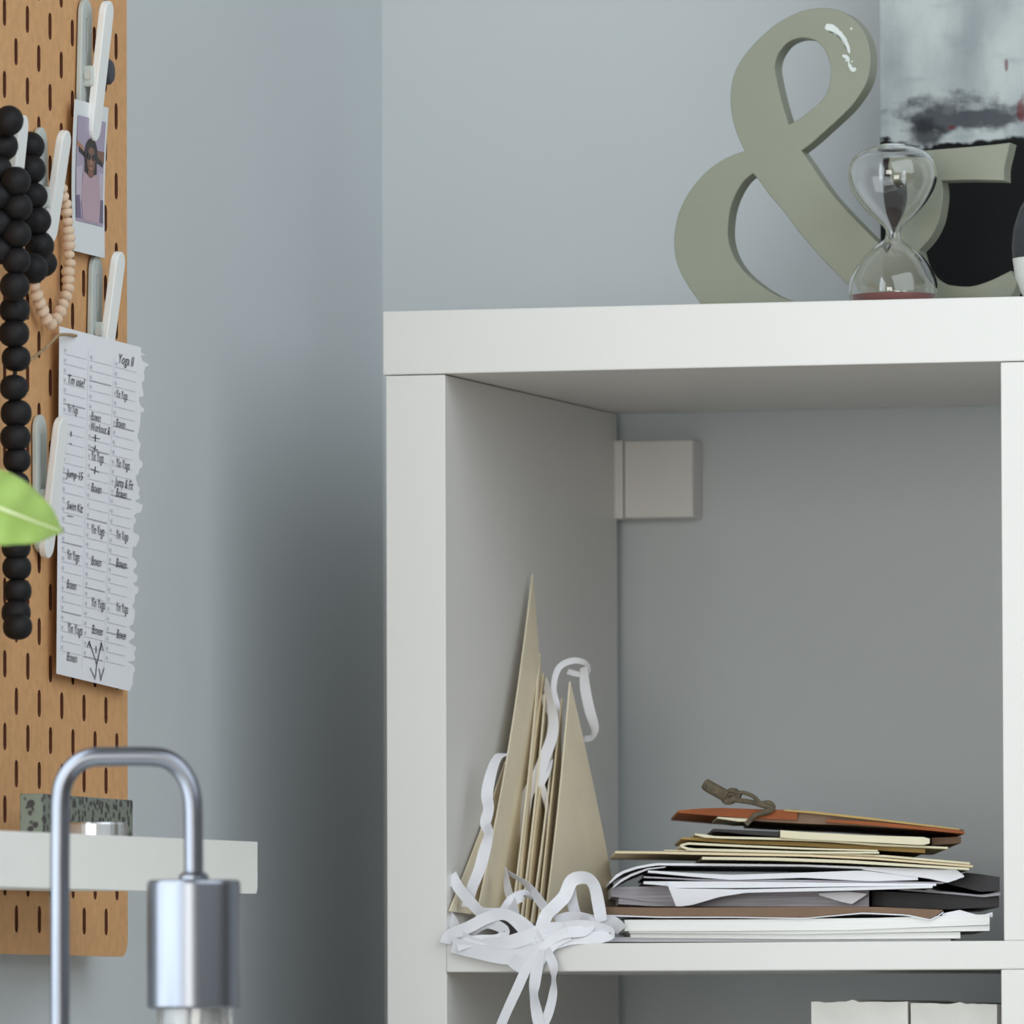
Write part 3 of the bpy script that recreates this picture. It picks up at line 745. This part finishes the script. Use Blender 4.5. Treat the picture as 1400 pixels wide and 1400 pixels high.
outer_s = [(p.x, p.y) for p in catmull([V((r, z, 0)) for r, z in outer], 3)]
inner_s = []
tg = .0011
for i, (r, z) in enumerate(outer_s):
    a = V(outer_s[max(i-1, 0)]); b = V(outer_s[min(i+1, len(outer_s)-1)]); t_ = (b-a).normalized(); nn = V((t_.y, -t_.x))   # inward-pointing for a profile running downward
    if nn.x > 0: nn = -nn
    inner_s.append((max(r+nn.x*tg, .0002), z+nn.y*tg))
prof = [(max(r, .0002), z) for r, z in outer_s]
body = lathe([(r, z) for r, z in prof], (hc.x, YH, 0), 72)
inn = lathe([(r, z) for r, z in inner_s], (hc.x, YH, 0), 72)
shell = MB(); shell.add(body); shell.add(inn)
hgo = build('glass_body', *body, GLASS, hg, smooth=True)
# inner surface with flipped normals, in the same mesh
nb = len(body[0]); base_ = hg.location
me = hgo.data
bm = bmesh.new(); bm.from_mesh(me)
vs = [bm.verts.new(V(p)-base_) for p in inn[0]]
for q_ in inn[1]:
    fc = bm.faces.new([vs[i] for i in q_]); fc.smooth = True
bm.normal_update(); inner_faces = [fc for fc in bm.faces if fc.verts[0] in set(vs)]
bmesh.ops.recalc_face_normals(bm, faces=inner_faces); bmesh.ops.reverse_faces(bm, faces=inner_faces)
bm.to_mesh(me); bm.free()
zsand = zpx(404)
sp_ = [(r*.985, z) for r, z in inner_s if z < zsand]
sp_ = [(sp_[0][0], zsand)]+[q_ for q_ in sp_[1:]]
sp_ = [(.0003, zsand+.0012), (sp_[0][0]*.6, zsand+.0008)]+sp_
build('sand', *lathe([(max(r, .0003), z+.0003) for r, z in sp_], (hc.x, YH, 0), 48), SAND, hg, smooth=True)

# ------------------------------------------------------------------ vase at the right edge
YV = .06
vc = onY(1447, 380, YV); kv = kx
vz = lambda py: onY(1440, py, YV).z
vs_ = thing('vase', 'round vase with a charcoal top and white base, right of the ampersand', 'vase', (vc.x, YV, ztop))
wlo = vz(354)
build('white_base', *lathe([(.001, ztop+.0002), (.018, ztop+.0003), (.0215, vz(402)), (.0252, vz(380)), (.0268, wlo), (.001, wlo)], (vc.x, YV, 0), 48), VASEW, vs_, smooth=False)
build('dark_body', *lathe([(.001, wlo+.0001), (.0268, wlo+.0001), (.0272, vz(335)), (.0262, vz(312)), (.0225, vz(285)), (.015, vz(258)), (.009, vz(240)), (.008, vz(225)), (.0105, vz(215)), (.006, vz(215)), (.001, vz(240))], (vc.x, YV, 0), 48), VASEB, vs_, smooth=False)

# ------------------------------------------------------------------ paper pile on the shelf
def interp(L, x):
    if x <= L[0][0]: return L[0][1]
    for (a, b), (c, d) in zip(L, L[1:]):
        if x <= c: return b+(d-b)*(x-a)/(c-a)
    return L[-1][1]
def slab(name, label, cat, m_, top, bot, Y0=.05, depth=.22, skew=None, n=26, group=None, bevel=0, parent=None, rear=0.0, flat=None):
    """a flat sheet or folder: its front edge follows the photo's outline at depth Y0, and it runs back into the cell"""
    xa = min(top[0][0], bot[0][0]); xb = max(top[-1][0], bot[-1][0])
    v_ = []; 
    NY = 4; depth = min(depth, .2); skew = -.285*depth if skew is None else skew
    for j in range(NY+1):
        u = j/NY
        for i in range(n+1):
            x = xa+(xb-xa)*i/n
            P = onY(x, interp(top, x), Y0); Q = onY(x, max(interp(bot, x), interp(top, x)+.4), Y0)
            if flat and j:
                P = onY(x, interp(flat, x), Y0); Q = onY(x, interp(flat, x)+1.6, Y0)
            # flatten towards the back so that sheets lie level
            dz = rear*u
            sh = V((skew*u, depth*u, dz))
            v_ += [P+sh, Q+sh]
    f_ = []; W2 = 2*(n+1)
    for j in range(NY):
        for i in range(n):
            a = j*W2+2*i
            f_.append((a, a+2, a+2+W2, a+W2)); f_.append((a+1, a+1+W2, a+3+W2, a+3))
        a = j*W2; f_.append((a, a+W2, a+1+W2, a+1)); a = j*W2+2*n; f_.append((a, a+1, a+1+W2, a+W2))
    for i in range(n):
        a = 2*i; f_.append((a, a+1, a+3, a+2)); a += NY*W2; f_.append((a, a+2, a+3, a+1))
    o = build(name, v_, f_, m_, parent)
    if parent is None: tag(o, label, cat, group)
    return o
zfl = lambda x: 1289.0+(1287.5-1289.0)*(x-608)/760          # shelf surface line at the front edge
GP = 'papers piled on the shelf'
def bl_(Y): # photo y of the shelf surface at depth Y
    p = V((.2, Y, Z0)); d = p-CAM; return 700-F_PX*d.dot(IY)/d.dot(FW)
y05 = bl_(.03)
slab('booklet', 'white booklet lying directly on the shelf at the bottom of the paper pile', 'booklet', WPAPER, [(826, 1281), (1100, 1283), (1300, 1284)], [(826, y05-.9), (1300, y05-.9)], .03, .24, group=GP)
slab('booklet', 'thin white booklet second from the bottom of the paper pile', 'booklet', BOOKW, [(862, 1276.5), (1100, 1277), (1313, 1274)], [(862, 1282), (1100, 1284), (1313, 1283)], .025, .23, group=GP)
slab('booklet', 'cream edged booklet third from the bottom of the paper pile', 'booklet', BOOKW, [(860, 1273), (1000, 1273.5), (1160, 1271.5), (1353, 1265)], [(860, 1276), (1100, 1277), (1352, 1272.5)], .022, .24, group=GP)
slab('booklet', 'thick white booklet just under the brown folder in the paper pile', 'booklet', BOOKW, [(854, 1257.5), (1000, 1257), (1200, 1255), (1353, 1250)], [(866, 1273), (1000, 1273), (1160, 1271.5), (1350, 1264.5)], .02, .24, group=GP)
slab('paper_sheet', 'white sheet with a curled right corner lying on the thick white booklet', 'paper', WPAPER, [(1288, 1249), (1312, 1244), (1326, 1248), (1340, 1252), (1357, 1247)], [(1288, 1254), (1330, 1251), (1340, 1253), (1355, 1254)], .022, .2, group=GP)
slab('brown_folder', 'flat brown folder between the white booklets and the loose sheets', 'folder', KRAFT, [(831, 1240), (900, 1241), (1100, 1240), (1200, 1240), (1289, 1244)], [(826, 1250), (900, 1253), (1000, 1253), (1100, 1254.5), (1180, 1247), (1240, 1250), (1272, 1257), (1289, 1245)], .018, .21, n=50, flat=[(826, 1248.4), (1100, 1249), (1289, 1246)], group=GP)
slab('paper_sheet', 'thin white sheet peeping out below the brown folder', 'paper', WPAPER, [(824, 1250.3), (900, 1253.2), (1000, 1253.4), (1100, 1255), (1180, 1247.5), (1240, 1250.3), (1274, 1257.3), (1290, 1246)], [(824, 1252.3), (900, 1254.8), (1000, 1254.8), (1100, 1256.3), (1180, 1249), (1240, 1252), (1274, 1258.8), (1290, 1247.5)], .0178, .2, n=50, flat=[(824, 1250.5), (1100, 1251.2), (1290, 1248)], group=GP)
slab('paper_stack', 'grey edged stack of loose sheets lying on the brown folder', 'paper', GREYP, [(846, 1216), (900, 1216), (1000, 1215), (1188, 1217)], [(850, 1236), (890, 1239), (1000, 1239.5), (1188, 1239.5)], .045, .2, group=GP)
slab('paper_sheet', 'small crumpled sheet on the right end of the grey edged stack', 'paper', WPAPER, [(1120, 1221), (1160, 1219), (1185, 1222)], [(1120, 1224), (1150, 1233), (1165, 1236), (1185, 1223)], .038, .1, group=GP)
slab('charcoal_folder', 'charcoal folder poking out at the right side of the paper pile', 'folder', DARKP, [(1192, 1218), (1300, 1223.5), (1345, 1227), (1366, 1225)], [(1192, 1238), (1240, 1242), (1300, 1243), (1366, 1240)], .06, .22, group=GP)
slab('charcoal_folder', 'upper charcoal folder with a drooping right end beside the divider', 'folder', DARKP, [(1290, 1203), (1320, 1193), (1340, 1195), (1367, 1199)], [(1290, 1207), (1340, 1219), (1367, 1218)], .055, .2, group=GP)
slab('paper_sheet', 'pale grey sheet sticking out between the two charcoal folders', 'paper', GREYP, [(1230, 1215), (1300, 1219.5), (1340, 1223.5), (1368, 1220.5)], [(1230, 1217), (1300, 1222.5), (1345, 1226.5), (1368, 1224)], .05, .18, group=GP)
slab('paper_sheet', 'white sheet with a folded down corner flap in the paper pile', 'paper', WPAPER, [(912, 1206), (925, 1214.5), (1010, 1216), (1160, 1213), (1275, 1211)], [(912, 1208), (924.5, 1240), (945, 1237.5), (985, 1226), (1020, 1220.5), (1160, 1217.5), (1275, 1214)], .028, .2, n=60, flat=[(912, 1206), (925, 1213), (1275, 1212)], group=GP)
slab('paper_sheet', 'white sheet with a pointed left end above the folded corner flap', 'paper', WPAPER, [(880, 1205), (910, 1205), (1000, 1205), (1110, 1206.5), (1280, 1208)], [(880, 1208.5), (905, 1210), (925, 1214), (1010, 1214), (1160, 1212), (1280, 1211)], .03, .2, group=GP)
slab('paper_sheet', 'white sheet lying flat in the middle of the loose sheets', 'paper', WPAPER, [(886, 1190), (950, 1194), (1000, 1196), (1100, 1193), (1180, 1190), (1255, 1199)], [(888, 1193), (950, 1199), (1000, 1203), (1100, 1200), (1190, 1205), (1255, 1203)], .032, .2, group=GP)
slab('paper_sheet', 'lilac tinted sheet with dark gaps below, near the top of the loose sheets', 'paper', GREYP, [(880, 1198), (960, 1202), (1100, 1203), (1290, 1206)], [(880, 1200), (960, 1204), (1100, 1206), (1290, 1208)], .034, .19, group=GP)
slab('paper_sheet', 'topmost white sheet curling down at its left end', 'paper', WPAPER, [(833, 1206), (845, 1193), (868, 1185), (895, 1180), (960, 1180.5), (1100, 1182), (1180, 1185), (1240, 1187), (1308, 1189)], [(835, 1208.5), (847, 1196), (870, 1188), (897, 1183), (960, 1183.5), (1100, 1184.5), (1180, 1188), (1240, 1193), (1306, 1203)], .033, .2, n=50, group=GP)
slab('paper_sheet', 'second curled sheet just below the topmost white sheet', 'paper', WPAPER, [(838, 1212), (848, 1203), (862, 1195), (885, 1187), (910, 1184.5)], [(839, 1214), (849, 1206), (863, 1198), (886, 1189), (910, 1186)], .036, .18, group=GP)
slab('paper_sheet', 'white sheet with a jagged right corner near the top of the loose sheets', 'paper', WPAPER, [(1180, 1186), (1230, 1191), (1290, 1189), (1305, 1187), (1318, 1197)], [(1180, 1189), (1230, 1196), (1270, 1201), (1295, 1207), (1318, 1199)], .031, .15, group=GP)
slab('paper_stack', 'short stack of sheets with frayed left ends below the curled sheet', 'paper', GREYP, [(836, 1213), (880, 1212), (925, 1211)], [(840, 1226), (880, 1232), (925, 1236)], .044, .15, group=GP)
slab('card_sheet', 'tan card sheet with a notch sticking out far to the left', 'card', CREAM2, [(841, 1163.5), (900, 1164), (1000, 1166), (1100, 1168), (1200, 1172.5), (1330, 1183)], [(841, 1166.5), (900, 1167), (1000, 1169.5), (1100, 1171), (1200, 1175.5), (1330, 1186)], .03, .22, group=GP)
slab('card_sheet', 'cream card sheet lying on the loose white sheets', 'card', IVORY, [(960, 1171.5), (1060, 1172.5), (1160, 1176), (1325, 1186.5)], [(962, 1175), (1060, 1176.5), (1160, 1180), (1325, 1189.5)], .026, .2, group=GP)
slab('card_sheet', 'long cream card just above the tan notched card', 'card', IVORY, [(908, 1161.8), (1000, 1163.4), (1100, 1165), (1210, 1169), (1326, 1179)], [(908, 1163.3), (1000, 1165.6), (1100, 1167.6), (1210, 1172), (1326, 1182)], .033, .2, group=GP)
fb_ = thing('folded_booklet', 'ivory booklet with a rounded fold at its left end', 'booklet', onY(1050, 1168, .035), GP)
slab('upper_leaf', None, None, IVORY, [(931, 1154), (938, 1151.5), (1000, 1154.5), (1100, 1159), (1200, 1162)], [(931, 1157), (940, 1154.5), (1000, 1157.5), (1100, 1161.5), (1200, 1164)], .03, .19, parent=fb_)
slab('lower_leaf', None, None, IVORY, [(930, 1155), (936, 1158), (945, 1159.8), (1000, 1161), (1100, 1164), (1202, 1164.5)], [(930, 1158), (938, 1162), (945, 1163.2), (1000, 1164.6), (1100, 1167), (1202, 1167)], .03, .19, parent=fb_)
slab('notebook', 'cream notebook with a dark inside lying above the booklet with the rounded fold', 'notebook', YELLOWP, [(932, 1145), (955, 1144.5), (1000, 1148.5), (1100, 1151.5), (1265, 1160.5)], [(932, 1147), (955, 1149.5), (1000, 1153), (1100, 1157), (1263, 1166)], .042, .2, group=GP)
slab('notebook_cover', 'ivory card cover with a folded left corner above the cream notebook', 'card', IVORY, [(950, 1139.5), (958, 1139.5), (975, 1143), (1050, 1145), (1130, 1148), (1200, 1153.5), (1296, 1158)], [(950, 1141.5), (962, 1145), (990, 1146.5), (1050, 1148), (1130, 1151), (1200, 1156.5), (1296, 1160.5)], .032, .19, group=GP)
slab('charcoal_folder', 'thin charcoal wallet left of the ivory booklet below the orange envelope', 'folder', DARKP, [(975, 1133), (1020, 1135), (1065, 1137)], [(985, 1137), (1020, 1140.5), (1065, 1144)], .04, .18, group=GP)
slab('booklet', 'ivory booklet with a folded right end under the orange envelope', 'booklet', IVORY, [(1067, 1135), (1100, 1137.5), (1180, 1142), (1266, 1144.5), (1271, 1147)], [(1069, 1145), (1100, 1147.5), (1180, 1151), (1262, 1155.5), (1270, 1153)], .028, .18, group=GP)
slab('brown_envelope', 'small brown envelope end beyond the folded right end of the ivory booklet', 'envelope', KRAFT, [(1274, 1145.5), (1314, 1144)], [(1274, 1155.5), (1314, 1152.5)], .045, .17, group=GP)
env = thing('string_envelope', 'rust orange and manila envelope tied with a grey brown cord, topmost in the pile', 'envelope', onY(1120, 1135, .06), GP)
slab('back_panel', None, None, ORANGE, [(927, 1108), (955, 1105.5), (985, 1104.5), (1060, 1107), (1090, 1107)], [(928, 1111), (980, 1115.5), (1030, 1119), (1090, 1121)], .03, .2, parent=env)
slab('pocket', None, None, KRAFT, [(1030, 1118), (1060, 1109), (1100, 1109), (1180, 1117), (1318, 1134)], [(1030, 1122), (1060, 1124), (1100, 1126), (1160, 1128), (1318, 1138)], .032, .2, parent=env)
slab('flap', None, None, YELLOWP, [(1072, 1106.5), (1110, 1109), (1200, 1119), (1312, 1133)], [(1072, 1109), (1110, 1112), (1200, 1122), (1312, 1135)], .029, .2, parent=env)
slab('inner_lining', None, None, ORANGE, [(1130, 1120.5), (1200, 1124), (1300, 1134), (1319, 1137)], [(1130, 1124), (1200, 1129), (1300, 1138), (1319, 1140)], .0285, .18, parent=env)
slab('paper_slip', None, None, IVORY, [(981, 1116.5), (1010, 1118.5), (1028, 1119)], [(983, 1119), (1010, 1123), (1028, 1123)], .031, .12, parent=env)
cm = MB()
cY = .026
cm.add(tube(catmull([onY(x, y, cY) for x, y in ((963, 1071), (972, 1077), (985, 1084), (994, 1089))], 5), [.0028, .0034]+[.0036]*13+[.0034], 12))
cm.add(tube(catmull([onY(x, y, cY+.001) for x, y in ((990, 1093), (998, 1083), (1007, 1084), (1003, 1093), (993, 1095), (990, 1088), (1000, 1084), (1012, 1090))], 5), .0022, 10))
cm.add(tube(catmull([onY(x, y, cY) for x, y in ((1005, 1084), (1018, 1084), (1030, 1089), (1040, 1098), (1050, 1102), (1056, 1105))], 5), .0012, 8))
cm.add(tube(catmull([onY(x, y, cY) for x, y in ((1003, 1093), (1015, 1095), (1028, 1097), (1042, 1101), (1052, 1105), (1046, 1110), (1032, 1115), (1026, 1121), (1020, 1127))], 5), .0015, 8))
cm.add(tube(catmull([onY(x, y, cY+.001) for x, y in ((1042, 1099), (1052, 1098), (1057, 1104), (1050, 1110), (1040, 1112))], 5), .0016, 8))
cm.build('cord', CORD, env, smooth=True)

# ------------------------------------------------------------------ triangular pennant bunting with ribbons
bt0 = onY(700, 1280, .1)
bu = thing('pennant_bunting', 'cream card pennants on white ribbon, bundled upright at the left of the shelf cell', 'bunting', (bt0.x, .12, Z0))
def tri(apex, bf, br, th=.0009, n=10, bow=0.0, m_=CREAM):
    ax = (bf-apex).cross(br-apex).normalized()
    if ax.x < 0: ax = -ax
    v_ = []; f_ = []
    for layer in (0, 1):
        for j in range(n+1):
            u = j/n
            for i in range(n+1):
                s = i/n; L = apex.lerp(bf, u); Rr = apex.lerp(br, u); p = L.lerp(Rr, s)
                v_.append(p+ax*(bow*math.sin(math.pi*u)+th*layer))
    N = (n+1)**2
    for layer in (0, 1):
        for j in range(n):
            for i in range(n):
                a = layer*N+j*(n+1)+i; f_.append((a, a+1, a+n+2, a+n+1))
    ringi = [j*(n+1) for j in range(n+1)]+[n*(n+1)+i for i in range(1, n+1)]+[j*(n+1)+n for j in range(n-1, 0, -1)]
    for a, b in zip(ringi, ringi[1:]+ringi[:1]): f_.append((a, b, N+b, N+a))
    return build('pennant', v_, f_, m_, bu, recalc=True)
zfl_ = Z0+.0095
def pen(apex, Ya, bf, Yf, br, Yr, **k):
    a = onY(*apex, Ya); b = onY(*bf, Yf); c = onY(*br, Yr); b.z = max(b.z, zfl_); c.z = max(c.z, zfl_)
    for p in (a, b, c): p.x = max(p.x, .0012)
    return tri(a, b, c, **k)
A0 = onX(727, 785, .0035)
tri(onX(690, 1040, .0015), onX(613, 1246, .0012), onY(738, 1262, .165), bow=.001)
tri(A0, onY(650, 1254, .03), onY(744, 1262, .172), bow=.003)
pen((737, 893), .18, (699, 1252), .055, (745, 1263), .18, bow=.001)
pen((742, 920), .178, (705, 1258), .058, (748, 1264), .18, bow=-.001, m_=CREAM2)
pen((746, 926), .176, (711, 1259), .062, (750, 1264), .175, bow=.001)
pen((754, 955), .172, (717, 1260), .066, (754, 1264), .172, bow=-.001, m_=CREAM2)
pen((760, 965), .170, (725, 1262), .07, (757, 1265), .17, bow=.001)
pen((767, 955), .168, (734, 1263), .076, (762, 1265), .168, bow=.0, m_=CREAM2)
tri(onY(778, 932, .165), onY(743, 1266, .085), onY(843, 1244, .20), bow=.001)
def ribbon(P, wd=.0062, sub=6, tw=None):
    """P: (px, py, depth) along the strip; the band faces forward and twists by tw"""
    C3 = catmull([onY(x, y, Y) for x, y, Y in P], sub); n = len(C3)
    tw = tw or [0]*len(P)
    T3 = [t.x for t in catmull([V((q_, 0, 0)) for q_ in tw], sub)]
    v_ = []; f_ = []
    fwd = V((0, -1, 0))
    for i, p in enumerate(C3):
        t = (C3[min(i+1, n-1)]-C3[max(i-1, 0)]).normalized()
        s = t.cross(fwd); s = s.normalized() if s.length > .05 else V((1, 0, 0))
        nn = t.cross(s).normalized()
        d = s*math.cos(T3[i])+nn*math.sin(T3[i]); nr = t.cross(d).normalized()*.00012
        for sg in (-1, 0, 1):
            q_ = p+d*(wd/2*sg)+nr*(1.5*(1-abs(sg))); v_ += [q_+nr, q_-nr]
    for i in range(n-1):
        a = i*6; b = a+6
        f_ += [(a, a+2, b+2, b), (a+2, a+4, b+4, b+2), (a+1, b+1, b+3, a+3), (a+3, b+3, b+5, a+5), (a, b, b+1, a+1), (a+4, a+5, b+5, b+4)]
    f_ += [(0, 1, 3, 2), (2, 3, 5, 4)]; a = (n-1)*6; f_ += [(a, a+2, a+3, a+1), (a+2, a+4, a+5, a+3)]
    return build('ribbon', v_, f_, RIB, bu, smooth=True, recalc=False)
H = math.pi/2
# upper curls
ribbon([(742, 950, .17), (752, 975, .165), (762, 968, .16), (757, 940, .16), (764, 913, .165), (784, 903, .17), (802, 908, .175), (804, 920, .178), (792, 922, .18), (776, 918, .18)], .0038, tw=[.3, .3, .8, .8, .5, .3, .6, .8, .6, .5])
ribbon([(798, 912, .178), (800, 940, .176), (806, 970, .176), (813, 995, .178), (808, 1008, .18), (797, 1010, .182)], .0068, tw=[.6, .2, .2, .5, .9, 1.0])
ribbon([(782, 985, .178), (788, 1015, .178), (798, 1055, .18), (806, 1080, .185), (812, 1110, .19), (824, 1150, .21)], .0052, tw=[.9, .7, .6, .8, .9, 1.1])
ribbon([(746, 935, .168), (754, 965, .16), (756, 1000, .15), (745, 1035, .14), (731, 1070, .13), (722, 1085, .125), (718, 1110, .12), (716, 1135, .118), (719, 1150, .115)], .0075, tw=[.8, .5, .2, .1, .0, .2, .3, .5, .7])
ribbon([(752, 1040, .14), (748, 1055, .135), (740, 1072, .13), (744, 1085, .13), (748, 1110, .125), (746, 1140, .12)], .005, tw=[.5, .3, .2, .5, 1.0, 1.2])
# long strip beside the first pennant
ribbon([(690, 1030, .05), (680, 1036, .045), (672, 1055, .04), (666, 1085, .035), (668, 1105, .03), (664, 1125, .026), (668, 1140, .022), (662, 1165, .018), (655, 1190, .014), (645, 1215, .012), (638, 1240, .01)], .0075, tw=[1.1, .6, .3, .1, .3, .2, .5, .1, .2, .3, .3])
# heap at the front edge
ribbon([(617, 1196, .012), (628, 1215, .008), (645, 1235, .002), (660, 1248, -.003), (690, 1250, -.006), (715, 1262, -.006), (735, 1285, -.007), (738, 1310, -.006)], .0068, tw=[0, .1, .1, .3, .2, .1, .1, .1])
ribbon([(609, 1290, -.003), (616, 1278, -.004), (640, 1268, -.005), (668, 1254, -.005), (690, 1250, -.006), (708, 1262, -.006), (728, 1288, -.007)], .007, tw=[.6, .2, .1, .1, .2, .1, .1])
ribbon([(612, 1250, .01), (620, 1262, .006), (628, 1278, -.003), (655, 1292, -.006), (700, 1298, -.007), (730, 1292, -.007)], .007, tw=[.4, .2, .3, .2, .2, .1])
ribbon([(690, 1190, .05), (694, 1215, .035), (702, 1240, .015), (708, 1262, .003), (722, 1280, -.006)], .006, tw=[.9, .3, .2, .3, .2])
ribbon([(691, 1191, .05), (706, 1200, .045), (722, 1212, .03), (738, 1232, .015), (748, 1250, .004), (742, 1275, -.006)], .006, tw=[1.1, 1.0, .6, .2, .2, .1])
ribbon([(688, 1250, .02), (700, 1232, .02), (716, 1224, .025), (722, 1228, .03)], .007, tw=[.3, .2, .4, .7])
ribbon([(735, 1292, -.007), (745, 1255, -.002), (758, 1240, .006), (772, 1225, .012), (782, 1204, .014), (800, 1200, .014), (812, 1210, .012), (818, 1235, .008), (822, 1260, .005)], .0078, tw=[.1, .1, .1, .2, .2, .4, .3, .1, .2])
ribbon([(780, 1215, .02), (784, 1240, .018), (792, 1256, .012), (806, 1260, .006), (800, 1272, .002), (770, 1276, -.004), (742, 1290, -.007)], .007, tw=[.3, .2, .2, .1, .3, .3, .1])
ribbon([(740, 1300, -.008), (752, 1280, -.005), (780, 1268, .0), (810, 1268, .004), (835, 1276, .006), (815, 1282, .003), (780, 1283, -.001), (750, 1292, -.006)], .008, tw=[.1, .2, .3, .3, .5, .4, .3, .1])
ribbon([(760, 1262, .01), (785, 1256, .012), (815, 1262, .012), (838, 1262, .014), (850, 1272, .016)], .009, tw=[.2, .3, .2, .4, .5])
ribbon([(640, 1276, .0), (665, 1262, -.002), (690, 1272, -.005), (680, 1284, -.006), (650, 1286, -.006), (625, 1294, -.006)], .0065, tw=[.5, .2, .3, .4, .3, .3])
ribbon([(618, 1292, -.005), (650, 1300, -.0065), (690, 1308, -.0075), (722, 1306, -.008), (745, 1296, -.008)], .009, tw=[.2, .2, .1, .1, .1])
ribbon([(662, 1292, -.007), (690, 1290, -.008), (718, 1282, -.008), (745, 1272, -.006), (770, 1270, -.003)], .0085, tw=[.2, .2, .1, .1, .2])
ribbon([(700, 1312, -.0085), (716, 1322, -.0085), (732, 1318, -.0085), (742, 1302, -.0085), (760, 1285, -.006), (778, 1276, -.003)], .0085, tw=[.2, .1, .1, .1, .2, .2])
# hanging ends
ribbon([(738, 1300, -.0085), (722, 1320, -.009), (708, 1350, -.009), (692, 1385, -.0085), (675, 1425, -.008), (660, 1465, -.008)], .0062, tw=[.1, .1, .1, .2, .3, .3])
ribbon([(738, 1298, -.009), (734, 1325, -.0095), (731, 1345, -.0095), (730, 1362, -.0095), (735, 1390, -.009), (742, 1425, -.009), (744, 1470, -.009)], .0072, tw=[.2, .1, .2, .6, .1, .2, .2])
ribbon([(746, 1298, -.0085), (756, 1318, -.009), (757, 1338, -.0095), (756, 1360, -.0095), (750, 1385, -.009), (742, 1405, -.0085), (735, 1440, -.0085)], .0058, tw=[.3, .1, .9, .3, .1, .2, .3])

# ------------------------------------------------------------------ white files in the cell below
for i, (xa, xb, yt, lab) in enumerate(((1111, 1240, 1369, 'white cardboard file in the lower cell, left of two'), (1247, 1362, 1371, 'white cardboard file in the lower cell, next to the divider'))):
    YF = .035
    a = onY(xa, yt, YF); b = onY(xb, yt, YF); zf_ = boards[1]
    b.x = min(b.x, C_-.004)
    mg = thing('magazine_file', lab, 'file box', ((a.x+b.x)/2, YF, zf_), 'white files in the lower cell')
    build('body', *box(a.x, b.x, YF, YF+.25, zf_+.0003, a.z-.014), POTM, mg, bevel=.0015)
    mb = MB(); n_s = 14
    top_v = []
    rz = random.Random(i+2)
    for k in range(n_s+1):
        x = a.x-.0006+(b.x-a.x+.0012)*k/n_s; h = a.z+rz.uniform(-.0004, .0003)-(.0012*k/n_s if i else .0004)+(.0012 if k == 6+2*i else 0)
        top_v.append((x, h))
    vv = []
    for x, h in top_v:
        for y in (YF-.0008, YF+.2515): vv += [(x, y, a.z-.014), (x, y, h)]
    ff = []
    for k in range(n_s):
        o_ = k*4; ff += [(o_, o_+4, o_+5, o_+1), (o_+2, o_+3, o_+7, o_+6), (o_+1, o_+5, o_+7, o_+3), (o_, o_+2, o_+6, o_+4)]
    ff += [(0, 1, 3, 2), (n_s*4, n_s*4+2, n_s*4+3, n_s*4+1)]
    build('lid', vv, ff, POTM, mg)
